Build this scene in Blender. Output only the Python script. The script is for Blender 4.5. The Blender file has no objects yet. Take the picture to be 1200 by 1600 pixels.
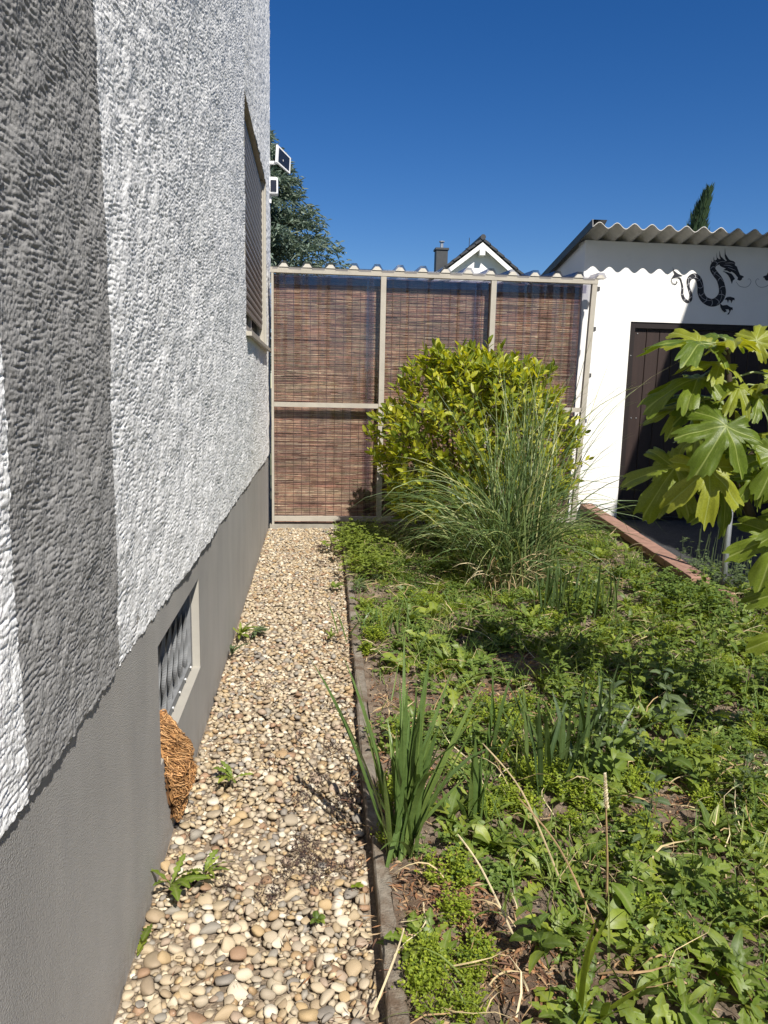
import bpy, bmesh, math, random
import numpy as np
from mathutils import Matrix, Vector

rng = np.random.default_rng(7)
random.seed(7)
C = bpy.context.scene.collection
S = bpy.context.scene
R = math.radians

# ------------------------------------------------------------------ camera, sky, sun, exposure
cam_d = bpy.data.cameras.new('camera')
cam = bpy.data.objects.new('camera', cam_d); C.objects.link(cam)
cam_d.sensor_width = 36.0; cam_d.lens = 1150.0 / 1600.0 * 36.0
cam_d.clip_start = 0.02; cam_d.clip_end = 2000
m3 = Matrix(((0.9951886797723937, -0.005354108955485045, -0.09783059424419797),
             (-0.09558105978978634, 0.16641345231257443, -0.9814126674844134),
             (0.021534917281972425, 0.9860415287434416, 0.16510103249512192)))
cam.matrix_world = Matrix.Translation((0, 0, 1.4)) @ m3.to_4x4()
S.camera = cam
SUN = Vector((0.29, -0.85, 1.0)).normalized()          # towards the sun
elev = math.asin(SUN.z); azim = math.atan2(SUN.x, SUN.y)
w = bpy.data.worlds.new('World'); S.world = w; w.use_nodes = True
nt = w.node_tree; bg = nt.nodes['Background']
sky = nt.nodes.new('ShaderNodeTexSky'); sky.sky_type = 'NISHITA'; sky.sun_disc = False
sky.sun_elevation = elev; sky.sun_rotation = azim
sky.air_density = 1.0; sky.dust_density = 0.0; sky.ozone_density = 5.0
hs = nt.nodes.new('ShaderNodeHueSaturation'); hs.inputs['Saturation'].default_value = 1.30; hs.inputs['Hue'].default_value = 0.511
nt.links.new(sky.outputs[0], hs.inputs['Color']); nt.links.new(hs.outputs[0], bg.inputs[0]); bg.inputs[1].default_value = 0.062
sd = bpy.data.lights.new('sun', 'SUN'); sd.energy = 5.0; sd.angle = R(0.5); sd.color = (1.0, 0.95, 0.87)
so = bpy.data.objects.new('sun', sd); C.objects.link(so)
so.rotation_euler = SUN.to_track_quat('Z', 'Y').to_euler(); so.location = (3, -6, 12)
S.view_settings.view_transform = 'Standard'; S.view_settings.look = 'None'
S.view_settings.exposure = 0.6; S.view_settings.gamma = 1.0
S.view_settings.use_curve_mapping = False
S.render.engine = 'CYCLES'
S.cycles.max_bounces = 8; S.cycles.transparent_max_bounces = 16

# ------------------------------------------------------------------ helpers
def tag(o, label=None, cat=None, group=None, kind=None):
    if label: o['label'] = label
    if cat: o['category'] = cat
    if group: o['group'] = group
    if kind: o['kind'] = kind
    return o

def empty(name, loc, label, cat, group=None):
    o = bpy.data.objects.new(name, None); C.objects.link(o); o.location = loc
    o.empty_display_size = 0.1
    return tag(o, label, cat, group)

def link(name, me, parent=None, M=None):
    o = bpy.data.objects.new(name, me); C.objects.link(o)
    if parent is not None:
        o.parent = parent
    if M is not None:
        o.matrix_local = M
    return o

class MB:
    """collects arrays of vertices and faces in world space and links them as one mesh"""
    def __init__(s): s.V = []; s.Q = []; s.T = []; s.A = []; s.n = 0; s.N = []
    def add(s, V, Q=None, T=None, A=None):
        V = np.asarray(V, float).reshape(-1, 3)
        if Q is not None and len(Q): s.Q.append(np.asarray(Q, np.int64) + s.n)
        if T is not None and len(T): s.T.append(np.asarray(T, np.int64) + s.n)
        s.A.append(np.zeros(len(V)) if A is None else np.asarray(A, float))
        s.V.append(V); s.n += len(V)
    def ngon(s, V):
        V = np.asarray(V, float); s.N.append(list(range(s.n, s.n + len(V)))); s.V.append(V); s.A.append(np.zeros(len(V))); s.n += len(V)
    def box(s, x0, x1, y0, y1, z0, z1):
        V = [(x, y, z) for z in (z0, z1) for y in (y0, y1) for x in (x0, x1)]
        s.add(V, [(0, 2, 3, 1), (4, 5, 7, 6), (0, 1, 5, 4), (1, 3, 7, 5), (3, 2, 6, 7), (2, 0, 4, 6)])
    def bar(s, a, b, w, h, up=(0, 0, 1)):
        a = np.array(a, float); b = np.array(b, float); d = b - a; d /= np.linalg.norm(d)
        r = np.cross(d, up); r /= np.linalg.norm(r); u = np.cross(r, d)
        V = [p + r * sx * w / 2 + u * sz * h / 2 for p in (a, b) for sx, sz in ((-1, -1), (1, -1), (1, 1), (-1, 1))]
        s.add(V, [(0, 1, 2, 3), (7, 6, 5, 4), (0, 4, 5, 1), (1, 5, 6, 2), (2, 6, 7, 3), (3, 7, 4, 0)])
    def tube(s, pts, rad, k=6, cap=True):
        P = np.array(pts, float); n = len(P)
        rad = np.broadcast_to(np.asarray(rad, float), (n,))
        D = np.gradient(P, axis=0); D /= np.linalg.norm(D, axis=1)[:, None] + 1e-12
        ref = np.array((0.31, 0.17, 0.93)) if abs(D[0, 2]) < 0.9 else np.array((0.97, 0.2, 0.1))
        U = np.cross(D, ref); U /= np.linalg.norm(U, axis=1)[:, None] + 1e-12
        W_ = np.cross(D, U)
        a = np.arange(k) * 2 * np.pi / k
        V = P[:, None] + rad[:, None, None] * (np.cos(a)[None, :, None] * U[:, None] + np.sin(a)[None, :, None] * W_[:, None])
        i = np.arange(n - 1)[:, None] * k; j = np.arange(k)[None]; j2 = (j + 1) % k
        Q = np.stack([i + j, i + j2, i + k + j2, i + k + j], -1).reshape(-1, 4)
        s.add(V.reshape(-1, 3), Q)
        if cap:
            s.N.append([s.n - n * k + q for q in range(k)][::-1]); s.N.append([s.n - k + q for q in range(k)])
    def mesh(s, name, mat, smooth=False, origin=None):
        V = np.concatenate(s.V) if s.V else np.zeros((0, 3))
        if origin is not None: V = V - np.asarray(origin, float)
        me = bpy.data.meshes.new(name)
        Q = np.concatenate(s.Q) if s.Q else np.zeros((0, 4), np.int64)
        T = np.concatenate(s.T) if s.T else np.zeros((0, 3), np.int64)
        nl = [len(f) for f in s.N]
        lv = np.concatenate([Q.ravel(), T.ravel()] + [np.array(f) for f in s.N]).astype(np.int32)
        lt = np.concatenate([np.full(len(Q), 4), np.full(len(T), 3), np.array(nl, int)]).astype(np.int32)
        ls = np.concatenate([[0], np.cumsum(lt)[:-1]]).astype(np.int32)
        me.vertices.add(len(V)); me.vertices.foreach_set('co', V.astype(np.float32).ravel())
        me.loops.add(len(lv)); me.loops.foreach_set('vertex_index', lv)
        me.polygons.add(len(lt)); me.polygons.foreach_set('loop_start', ls)
        me.polygons.foreach_set('use_smooth', np.full(len(lt), smooth))
        a = me.attributes.new('vein', 'FLOAT', 'POINT'); a.data.foreach_set('value', np.concatenate(s.A).astype(np.float32))
        me.update(calc_edges=True); me.validate()
        me.materials.append(mat)
        return me
    def build(s, name, mat, parent=None, smooth=False):
        if parent is not None:
            org = np.array(parent.matrix_world.translation) if parent.parent is None else np.array(parent['_w'])
            o = link(name, s.mesh(name, mat, smooth, origin=WL(parent)), parent)
        else:
            o = link(name, s.mesh(name, mat, smooth))
        return o

def WL(o):
    v = np.zeros(3)
    while o is not None:
        v = v + np.array(o.location); o = o.parent
    return v

def MBbuild(s, name, mat, parent=None, smooth=False):
    return link(name, s.mesh(name, mat, smooth, origin=None if parent is None else WL(parent)), parent)
MB.build = MBbuild

def bevel(o, wdt=0.004, seg=2):
    md = o.modifiers.new('bevel', 'BEVEL'); md.width = wdt; md.segments = seg; md.limit_method = 'ANGLE'
    return o

# ------------------------------------------------------------------ materials
def newmat(name):
    m = bpy.data.materials.new(name); m.use_nodes = True
    nt = m.node_tree; p = nt.nodes['Principled BSDF']
    return m, nt, p

def N(nt, t, **kw):
    n = nt.nodes.new(t)
    for k, v in kw.items(): setattr(n, k, v)
    return n

def math_(nt, op, a, b=None, clamp=False):
    n = N(nt, 'ShaderNodeMath', operation=op); n.use_clamp = clamp
    for i, v in enumerate((a, b)):
        if v is None: continue
        if isinstance(v, (int, float)): n.inputs[i].default_value = v
        else: nt.links.new(v, n.inputs[i])
    return n.outputs[0]

def mixc(nt, fac, a, b, mode='MIX'):
    n = N(nt, 'ShaderNodeMix', data_type='RGBA', blend_type=mode)
    for i, v in ((0, fac), (6, a), (7, b)):
        if isinstance(v, (int, float)): n.inputs[i].default_value = v
        elif isinstance(v, tuple): n.inputs[i].default_value = (*v[:3], 1)
        else: nt.links.new(v, n.inputs[i])
    return n.outputs[2]

def noise(nt, scale, detail=4, rough=0.6, stretch=None, coord='Object'):
    tc = N(nt, 'ShaderNodeTexCoord'); v = tc.outputs[coord]
    if stretch:
        mp = N(nt, 'ShaderNodeMapping'); mp.inputs['Scale'].default_value = stretch
        nt.links.new(v, mp.inputs[0]); v = mp.outputs[0]
    n = N(nt, 'ShaderNodeTexNoise'); n.inputs['Scale'].default_value = scale
    n.inputs['Detail'].default_value = detail; n.inputs['Roughness'].default_value = rough
    nt.links.new(v, n.inputs[0])
    return n.outputs[0]

def ramp(nt, fac, stops, interp='LINEAR'):
    r = N(nt, 'ShaderNodeValToRGB'); r.color_ramp.interpolation = interp
    e = r.color_ramp.elements
    while len(e) < len(stops): e.new(0.5)
    for i, (p, c) in enumerate(stops): e[i].position = p; e[i].color = (*c, 1)
    nt.links.new(fac, r.inputs[0]); return r.outputs[0]

def rnd(nt):
    g = N(nt, 'ShaderNodeNewGeometry'); oi = N(nt, 'ShaderNodeObjectInfo')
    return math_(nt, 'FRACT', math_(nt, 'ADD', g.outputs['Random Per Island'], oi.outputs['Random']))

def bump(nt, p, h, strength=0.3, dist=0.01):
    b = N(nt, 'ShaderNodeBump'); b.inputs['Strength'].default_value = strength; b.inputs['Distance'].default_value = dist
    nt.links.new(h, b.inputs['Height']); nt.links.new(b.outputs[0], p.inputs['Normal'])
    return b

def mat(name, col, rough=0.7, var=0.15, scale=12, bs=80, bstr=0.2, bd=0.004, metal=0.0, spec=0.5, stretch=None, dirt=None):
    m, nt, p = newmat(name)
    c2 = tuple(min(1, x * (1 + var)) for x in col); c1 = tuple(x * (1 - var) for x in col)
    c = ramp(nt, noise(nt, scale, 5, 0.65, stretch), [(0.3, c1), (0.7, c2)])
    if dirt:
        dcol, dscale, lo, hi = dirt
        f = ramp(nt, noise(nt, dscale, 6, 0.7), [(lo, (0, 0, 0)), (hi, (1, 1, 1))])
        c = mixc(nt, f, c, dcol)
    nt.links.new(c, p.inputs['Base Color'])
    p.inputs['Roughness'].default_value = rough; p.inputs['Metallic'].default_value = metal
    p.inputs['Specular IOR Level'].default_value = spec
    if bstr: bump(nt, p, noise(nt, bs, 4, 0.6, stretch), bstr, bd)
    return m

def leafmat(name, stops, vein=None, trans=0.35, tcol=None, rough=0.45, blot=None, spec=0.4, vpow=6.0, patch=None, bsc=90):
    """sheet of living tissue: hue varies from leaf to leaf, pale midrib, light shines through"""
    m, nt, p = newmat(name)
    c = ramp(nt, rnd(nt), stops)
    nz = noise(nt, 35, 4, 0.6)
    c = mixc(nt, 1.0, c, ramp(nt, nz, [(0.25, (0.72, 0.74, 0.7)), (0.75, (1.25, 1.22, 1.2))]), 'MULTIPLY')
    if blot:
        f = ramp(nt, noise(nt, blot[1], 5, 0.7), [(blot[2], (0, 0, 0)), (blot[2] + 0.08, (1, 1, 1))])
        c = mixc(nt, f, c, blot[0])
    if vein:
        at = N(nt, 'ShaderNodeAttribute', attribute_name='vein')
        f = math_(nt, 'MULTIPLY', math_(nt, 'POWER', at.outputs['Fac'], vpow), 0.75, True)
        c = mixc(nt, f, c, vein)
    nt.links.new(c, p.inputs['Base Color'])
    p.inputs['Roughness'].default_value = rough; p.inputs['Specular IOR Level'].default_value = spec
    bump(nt, p, noise(nt, bsc, 3, 0.6), 0.25, 0.004)
    t = N(nt, 'ShaderNodeBsdfTranslucent')
    tc = mixc(nt, 1.0, c, tcol or (1.5, 1.45, 0.5), 'MULTIPLY'); nt.links.new(tc, t.inputs[0])
    mx = N(nt, 'ShaderNodeMixShader'); mx.inputs[0].default_value = trans
    nt.links.new(p.outputs[0], mx.inputs[1]); nt.links.new(t.outputs[0], mx.inputs[2])
    nt.links.new(mx.outputs[0], nt.nodes['Material Output'].inputs[0])
    return m

def stucco_mat(name, col, var):
    m, nt, p = newmat(name)
    c = ramp(nt, noise(nt, 3.0, 6, 0.7), [(0.3, tuple(x * (1 - var) for x in col)), (0.7, tuple(min(1, x * (1 + var * 0.5)) for x in col))])
    nt.links.new(c, p.inputs['Base Color'])
    p.inputs['Roughness'].default_value = 0.92; p.inputs['Specular IOR Level'].default_value = 0.15
    h = math_(nt, 'ADD', noise(nt, 170, 3, 0.7), noise(nt, 420, 2, 0.6))
    bump(nt, p, h, 0.35, 0.003)
    return m

M_white = stucco_mat('white_stucco', (0.85, 0.845, 0.83), 0.04)
M_greystucco = stucco_mat('grey_stucco', (0.33, 0.322, 0.31), 0.08)
def plinth_mat():
    m, nt, p = newmat('plinth_render')
    c = ramp(nt, noise(nt, 2.2, 6, 0.65), [(0.3, (0.34, 0.328, 0.31)), (0.7, (0.40, 0.388, 0.37))])
    st = ramp(nt, noise(nt, 5, 4, 0.6, (1, 1, 0.2)), [(0.35, (0.9, 0.9, 0.9)), (0.7, (1.05, 1.04, 1.02))])
    c = mixc(nt, 1.0, c, st, 'MULTIPLY')
    tc = N(nt, 'ShaderNodeTexCoord'); sx = N(nt, 'ShaderNodeSeparateXYZ'); nt.links.new(tc.outputs['Object'], sx.inputs[0])
    hz = math_(nt, 'SUBTRACT', 0.10, sx.outputs['Z']); hz = math_(nt, 'MULTIPLY', hz, 9.0, True)
    sp = math_(nt, 'MULTIPLY', hz, ramp(nt, noise(nt, 28, 5, 0.75), [(0.42, (0, 0, 0)), (0.66, (1, 1, 1))]))
    c = mixc(nt, math_(nt, 'MULTIPLY', sp, 0.55), c, (0.20, 0.15, 0.10))
    c = mixc(nt, ramp(nt, noise(nt, 7, 6, 0.75), [(0.55, (0, 0, 0)), (0.8, (0.4, 0.4, 0.4))]), c, (0.42, 0.41, 0.39))
    nt.links.new(c, p.inputs['Base Color']); p.inputs['Roughness'].default_value = 0.75
    h = math_(nt, 'ADD', math_(nt, 'MULTIPLY', noise(nt, 290, 1, 0.5), 1.0), math_(nt, 'MULTIPLY', noise(nt, 120, 2, 0.6), 0.4))
    bump(nt, p, h, 0.7, 0.004); return m
M_plinth = plinth_mat()
M_jamb = mat('beige_jamb_paint', (0.355, 0.335, 0.29), 0.7, 0.06, 8, 150, 0.15)
M_alu = mat('beige_aluminium', (0.40, 0.37, 0.31), 0.45, 0.06, 6, 60, 0.05, spec=0.5)
M_post = mat('taupe_painted_post', (0.37, 0.34, 0.285), 0.55, 0.1, 7, 60, 0.08)
M_slat = mat('grey_shutter_slat', (0.19, 0.165, 0.15), 0.5, 0.1, 5, 60, 0.05)
M_darkglass = mat('dark_window_glass', (0.02, 0.022, 0.025), 0.06, 0.1, 3, 10, 0.0, spec=0.7)
M_wframe = mat('grey_window_frame', (0.33, 0.31, 0.29), 0.5, 0.06, 5, 60, 0.0)
M_zinc = mat('zinc_grey_steel', (0.20, 0.205, 0.21), 0.6, 0.15, 30, 120, 0.1, metal=0.0, spec=0.3)
M_zincdark = mat('dark_grille_back', (0.045, 0.047, 0.05), 0.6, 0.2, 20, 60, 0.1)
M_screw = mat('bright_screw', (0.75, 0.75, 0.75), 0.3, 0.05, 5, 5, 0, metal=0.8)
M_shed = mat('white_wall_paint', (0.80, 0.79, 0.755), 0.85, 0.03, 3, 40, 0.15, 0.004, dirt=((0.62, 0.6, 0.55), 1.3, 0.62, 0.95))
M_fibre = mat('fibre_cement_roof', (0.50, 0.485, 0.455), 0.85, 0.16, 9, 90, 0.25, dirt=((0.16, 0.15, 0.13), 5, 0.60, 0.9))
M_flash = mat('dark_roof_flashing', (0.035, 0.04, 0.05), 0.4, 0.1, 5, 40, 0.0)
M_door = mat('dark_brown_door_board', (0.032, 0.020, 0.017), 0.45, 0.2, 3, 60, 0.12, stretch=(6, 6, 0.5))
M_doorframe = mat('black_brown_frame', (0.016, 0.011, 0.010), 0.45, 0.1, 5, 50, 0.05)
M_black = mat('black_decal_film', (0.016, 0.016, 0.022), 0.5, 0.05, 5, 50, 0.0)
M_line = mat('pale_decal_line', (0.36, 0.36, 0.38), 0.7, 0.03, 5, 50, 0.0)
M_whisk = mat('grey_decal_line', (0.17, 0.17, 0.19), 0.7, 0.03, 5, 50, 0.0)
M_brick = mat('terracotta_coping', (0.265, 0.15, 0.11), 0.8, 0.22, 14, 90, 0.3, dirt=((0.2, 0.14, 0.1), 16, 0.62, 0.8))
M_kerb = mat('weathered_concrete_kerb', (0.225, 0.195, 0.155), 0.95, 0.35, 45, 190, 0.9, 0.006, dirt=((0.115, 0.078, 0.05), 11, 0.42, 0.62))
M_shadewall = mat('shade_darkened_wall', (0.085, 0.065, 0.048), 0.95, 0.3, 12, 90, 0.4)  # dark brown carries the shade on the low wall's face
M_conc = mat('concrete', (0.27, 0.25, 0.21), 0.9, 0.2, 12, 90, 0.35)
M_asph = mat('dark_yard_gravel', (0.05, 0.05, 0.052), 0.95, 0.45, 55, 120, 0.9, 0.02)
M_pipe = mat('galvanised_pipe', (0.42, 0.44, 0.46), 0.4, 0.15, 15, 60, 0.05, metal=0.6)
M_whitepl = mat('white_plastic', (0.80, 0.80, 0.80), 0.4, 0.02, 5, 50, 0.0)
M_panel = mat('dark_blue_cell', (0.012, 0.015, 0.028), 0.3, 0.1, 6, 50, 0.0)
M_blackpl = mat('black_plastic', (0.02, 0.02, 0.02), 0.5, 0.1, 6, 50, 0.0)
M_clip = mat('dark_grey_clip', (0.06, 0.06, 0.06), 0.5, 0.1, 6, 50, 0.0)
M_foam = mat('foam_filler', (0.52, 0.49, 0.43), 0.8, 0.1, 20, 90, 0.2)
M_tile = mat('anthracite_roof_tile', (0.028, 0.03, 0.034), 0.55, 0.15, 2, 30, 0.1)
M_housewhite = mat('white_house_paint', (0.78, 0.77, 0.74), 0.85, 0.03, 2, 30, 0.0)
M_slate = mat('dark_slate_cladding', (0.035, 0.038, 0.04), 0.6, 0.2, 6, 20, 0.0)
M_bark = mat('brown_bark', (0.10, 0.075, 0.05), 0.9, 0.3, 25, 60, 0.5, 0.01, stretch=(1, 1, 0.3))
M_figbark = mat('dark_fig_bark', (0.045, 0.030, 0.018), 0.8, 0.3, 25, 60, 0.4, 0.006, stretch=(1, 1, 0.3))
M_petiole = mat('pale_green_petiole', (0.22, 0.26, 0.09), 0.5, 0.15, 20, 60, 0.05)
M_ground = mat('distant_ground', (0.09, 0.10, 0.05), 0.95, 0.3, 0.6, 6, 0.3, 0.05)
M_nwall = mat('neighbour_render', (0.55, 0.53, 0.48), 0.9, 0.06, 3, 60, 0.2)

def random_stick_mat(name, cols, rough=0.8, big=None):
    m, nt, p = newmat(name)
    c = ramp(nt, rnd(nt), [(i / len(cols), k) for i, k in enumerate(cols)], 'CONSTANT')
    c = mixc(nt, 1.0, c, ramp(nt, noise(nt, 14, 4, 0.7), [(0.3, (0.65, 0.65, 0.65)), (0.7, (1.25, 1.22, 1.2))]), 'MULTIPLY')
    if big: c = mixc(nt, 1.0, c, ramp(nt, noise(nt, big, 3, 0.5), [(0.3, (0.86, 0.87, 0.88)), (0.7, (1.42, 1.37, 1.32))]), 'MULTIPLY')
    nt.links.new(c, p.inputs['Base Color']); p.inputs['Roughness'].default_value = rough
    return m
def soil_mat():
    m, nt, p = newmat('dry_garden_soil')
    c = ramp(nt, noise(nt, 22, 8, 0.75), [(0.28, (0.085, 0.06, 0.04)), (0.5, (0.20, 0.15, 0.105)), (0.72, (0.34, 0.275, 0.21))])
    f = ramp(nt, noise(nt, 5, 5, 0.7), [(0.45, (0, 0, 0)), (0.65, (1, 1, 1))])
    c = mixc(nt, f, c, (0.10, 0.055, 0.03))
    nt.links.new(c, p.inputs['Base Color']); p.inputs['Roughness'].default_value = 1.0
    bump(nt, p, noise(nt, 130, 6, 0.75), 0.9, 0.012); return m
M_soil = soil_mat()
M_clod = random_stick_mat('soil_clod', [(0.20, 0.15, 0.105), (0.14, 0.10, 0.07), (0.27, 0.21, 0.155), (0.10, 0.07, 0.048), (0.23, 0.175, 0.125)], 1.0)
M_sand = mat('grit_between_pebbles', (0.24, 0.185, 0.13), 1.0, 0.4, 60, 160, 0.9, 0.01)

def pebble_mat():
    m, nt, p = newmat('river_pebble')
    r = rnd(nt)
    cols = [(0.43, 0.36, 0.26), (0.33, 0.26, 0.18), (0.52, 0.46, 0.36), (0.38, 0.30, 0.20), (0.33, 0.285, 0.225), (0.42, 0.345, 0.245),
            (0.34, 0.24, 0.14), (0.47, 0.395, 0.285), (0.30, 0.24, 0.175), (0.60, 0.55, 0.465), (0.27, 0.25, 0.22), (0.40, 0.345, 0.265),
            (0.29, 0.19, 0.125), (0.45, 0.385, 0.295), (0.37, 0.32, 0.255), (0.50, 0.425, 0.315), (0.24, 0.22, 0.20), (0.40, 0.30, 0.175), (0.35, 0.275, 0.215), (0.56, 0.50, 0.405),
            (0.36, 0.29, 0.195), (0.37, 0.315, 0.24), (0.46, 0.38, 0.26), (0.31, 0.25, 0.18)]
    c = ramp(nt, r, [(i / len(cols), k) for i, k in enumerate(cols)], 'CONSTANT')
    c = mixc(nt, 1.0, c, ramp(nt, noise(nt, 60, 5, 0.7), [(0.3, (0.66, 0.635, 0.58)), (0.7, (1.24, 1.20, 1.12))]), 'MULTIPLY')
    f = ramp(nt, noise(nt, 140, 4, 0.8), [(0.62, (0, 0, 0)), (0.72, (1, 1, 1))])
    f2 = math_(nt, 'MULTIPLY', f, math_(nt, 'GREATER_THAN', math_(nt, 'FRACT', math_(nt, 'MULTIPLY', r, 7.3)), 0.55))
    c = mixc(nt, f2, c, (0.62, 0.57, 0.48))
    nt.links.new(c, p.inputs['Base Color']); p.inputs['Roughness'].default_value = 0.62
    p.inputs['Specular IOR Level'].default_value = 0.3
    bump(nt, p, noise(nt, 160, 4, 0.65), 0.25, 0.004); return m
M_pebble = pebble_mat()

M_reed = random_stick_mat('stained_reed', [(0.301, 0.189, 0.131), (0.233, 0.14, 0.1), (0.349, 0.248, 0.168), (0.281, 0.2, 0.147), (0.184, 0.113, 0.087), (0.407, 0.335, 0.231), (0.31, 0.178, 0.126), (0.272, 0.216, 0.137), (0.242, 0.146, 0.11), (0.301, 0.238, 0.173)], 0.85, 2.6)
M_reedback = mat('reed_backing', (0.20, 0.105, 0.078), 0.9, 0.2, 8, 60, 0.2, stretch=(1, 1, 14))
M_thread = mat('dark_thread', (0.11, 0.065, 0.055), 0.9, 0.1, 5, 5, 0)
M_coir = random_stick_mat('coconut_fibre', [(0.46, 0.25, 0.095), (0.31, 0.16, 0.06), (0.58, 0.34, 0.15), (0.42, 0.22, 0.08), (0.20, 0.10, 0.04), (0.52, 0.29, 0.12)])
M_straw = random_stick_mat('dry_straw', [(0.46, 0.37, 0.20), (0.36, 0.26, 0.13), (0.54, 0.46, 0.29), (0.30, 0.20, 0.10), (0.42, 0.33, 0.19)])
M_litter = random_stick_mat('withered_litter', [(0.22, 0.11, 0.05), (0.30, 0.19, 0.10), (0.12, 0.06, 0.035), (0.36, 0.26, 0.15), (0.16, 0.085, 0.05), (0.26, 0.13, 0.06)])
M_seed = random_stick_mat('pale_seed_head', [(0.60, 0.52, 0.34), (0.50, 0.41, 0.24), (0.68, 0.61, 0.44)])
M_moss = random_stick_mat('dried_sedum', [(0.055, 0.032, 0.028), (0.09, 0.055, 0.04), (0.035, 0.022, 0.022), (0.11, 0.065, 0.05), (0.05, 0.04, 0.03)])

def film_mat(name, tint, gl=1.35, rough=0.12):
    m, nt, p = newmat(name)
    tr = N(nt, 'ShaderNodeBsdfTransparent'); tr.inputs[0].default_value = (*tint, 1)
    g = N(nt, 'ShaderNodeBsdfGlossy'); g.inputs['Roughness'].default_value = rough
    g.inputs[0].default_value = (0.9, 0.9, 0.95, 1)
    b = N(nt, 'ShaderNodeBump'); b.inputs['Strength'].default_value = 0.25; b.inputs['Distance'].default_value = 0.02
    nt.links.new(noise(nt, 6, 3, 0.5, (1, 1, 0.3)), b.inputs['Height']); nt.links.new(b.outputs[0], g.inputs['Normal'])
    fr = N(nt, 'ShaderNodeLayerWeight'); fr.inputs[0].default_value = 0.5
    mx = N(nt, 'ShaderNodeMixShader')
    nt.links.new(math_(nt, 'ADD', math_(nt, 'MULTIPLY', math_(nt, 'POWER', fr.outputs['Facing'], 4.0), 0.45), 0.055 * (gl - 1) / 0.35), mx.inputs[0])
    nt.links.new(tr.outputs[0], mx.inputs[1]); nt.links.new(g.outputs[0], mx.inputs[2])
    nt.links.new(mx.outputs[0], nt.nodes['Material Output'].inputs[0]); nt.nodes.remove(p)
    return m
M_film = film_mat('clear_pvc_film', (0.90, 0.885, 0.91))
M_film2 = film_mat('doubled_pvc_film', (0.66, 0.63, 0.74), 1.5)
M_film3 = film_mat('darkening_strip_tint', (0.55, 0.52, 0.62), 1.5)  # tint of the strip added for the dark band at the fence top
M_clear = film_mat('smoky_clear_sheet', (0.48, 0.48, 0.54), 1.45, 0.2)

L_laurel = leafmat('laurel_leaf', [(0, (0.084, 0.1437, 0.014)), (0.35, (0.168, 0.23, 0.02)), (0.7, (0.3472, 0.3795, 0.028)), (1, (0.5376, 0.529, 0.05))], (0.40, 0.40, 0.10), 0.44, (1.7, 1.55, 0.4), 0.42, spec=0.4)
L_fig = leafmat('fig_leaf', [(0, (0.0845, 0.1323, 0.016)), (0.5, (0.1495, 0.2012, 0.022)), (1, (0.26, 0.2818, 0.03))], (0.38, 0.43, 0.14), 0.38, (1.7, 1.6, 0.45), 0.38, ((0.24, 0.12, 0.035), 11, 0.68), 0.35, 1.3, bsc=45)
L_iris = leafmat('iris_blade', [(0, (0.0751, 0.1265, 0.035)), (0.5, (0.104, 0.165, 0.0419)), (1, (0.1444, 0.2035, 0.0499))], (0.11, 0.17, 0.055), 0.22, (1.4, 1.5, 0.6), 0.42)
L_iris2 = leafmat('dark_iris_blade', [(0, (0.0473, 0.0825, 0.0285)), (1, (0.0945, 0.132, 0.038))], (0.09, 0.14, 0.05), 0.2, (1.4, 1.5, 0.6), 0.42)
L_grass = leafmat('ornamental_grass', [(0, (0.0747, 0.121, 0.044)), (0.45, (0.115, 0.1754, 0.0605)), (0.75, (0.184, 0.2419, 0.088)), (0.9, (0.299, 0.3266, 0.132)), (1, (0.483, 0.4596, 0.22))], None, 0.25, (1.4, 1.4, 0.6), 0.4)
L_weed = leafmat('weed_leaf', [(0, (0.0749, 0.1202, 0.0231)), (0.5, (0.1311, 0.1897, 0.03)), (1, (0.206, 0.2593, 0.0404))], (0.17, 0.23, 0.08), 0.33, (1.55, 1.5, 0.5), 0.5)
L_dock = leafmat('dandelion_leaf', [(0, (0.1111, 0.174, 0.0231)), (0.6, (0.1764, 0.2385, 0.0312)), (1, (0.2614, 0.3094, 0.0404))], (0.24, 0.28, 0.10), 0.33, (1.55, 1.5, 0.5), 0.45, vpow=4)
L_spurge = leafmat('spurge_leaf', [(0, (0.1646, 0.2267, 0.0231)), (0.5, (0.2327, 0.3043, 0.03)), (1, (0.3292, 0.3819, 0.0404))], None, 0.38, (1.5, 1.45, 0.45), 0.55)
L_feather = leafmat('feathery_leaf', [(0, (0.0842, 0.1413, 0.0315)), (1, (0.1683, 0.2396, 0.0473))], None, 0.33, (1.4, 1.45, 0.5), 0.6)
L_fern = leafmat('ferny_leaf', [(0, (0.132, 0.1872, 0.0315)), (1, (0.2508, 0.3042, 0.0525))], None, 0.38, (1.4, 1.45, 0.5), 0.6)
L_turf = leafmat('wild_grass', [(0, (0.0842, 0.1474, 0.0263)), (0.6, (0.1346, 0.2088, 0.0368)), (1, (0.2693, 0.2948, 0.084))], None, 0.33, (1.5, 1.4, 0.5), 0.5)
L_grey = leafmat('grey_green_leaf', [(0, (0.065, 0.10, 0.045)), (1, (0.12, 0.16, 0.065))], (0.18, 0.22, 0.14), 0.25, (1.3, 1.4, 0.7), 0.55)
L_cedar = leafmat('cedar_needles', [(0, (0.09, 0.1305, 0.112)), (0.6, (0.165, 0.2175, 0.168)), (1, (0.27, 0.3117, 0.24))], None, 0.25, (1.1, 1.2, 0.9), 0.6)
L_cypress = leafmat('cypress_foliage', [(0, (0.018, 0.045, 0.02)), (1, (0.05, 0.085, 0.03))], None, 0.12, (1.2, 1.3, 0.7), 0.6)

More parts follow.
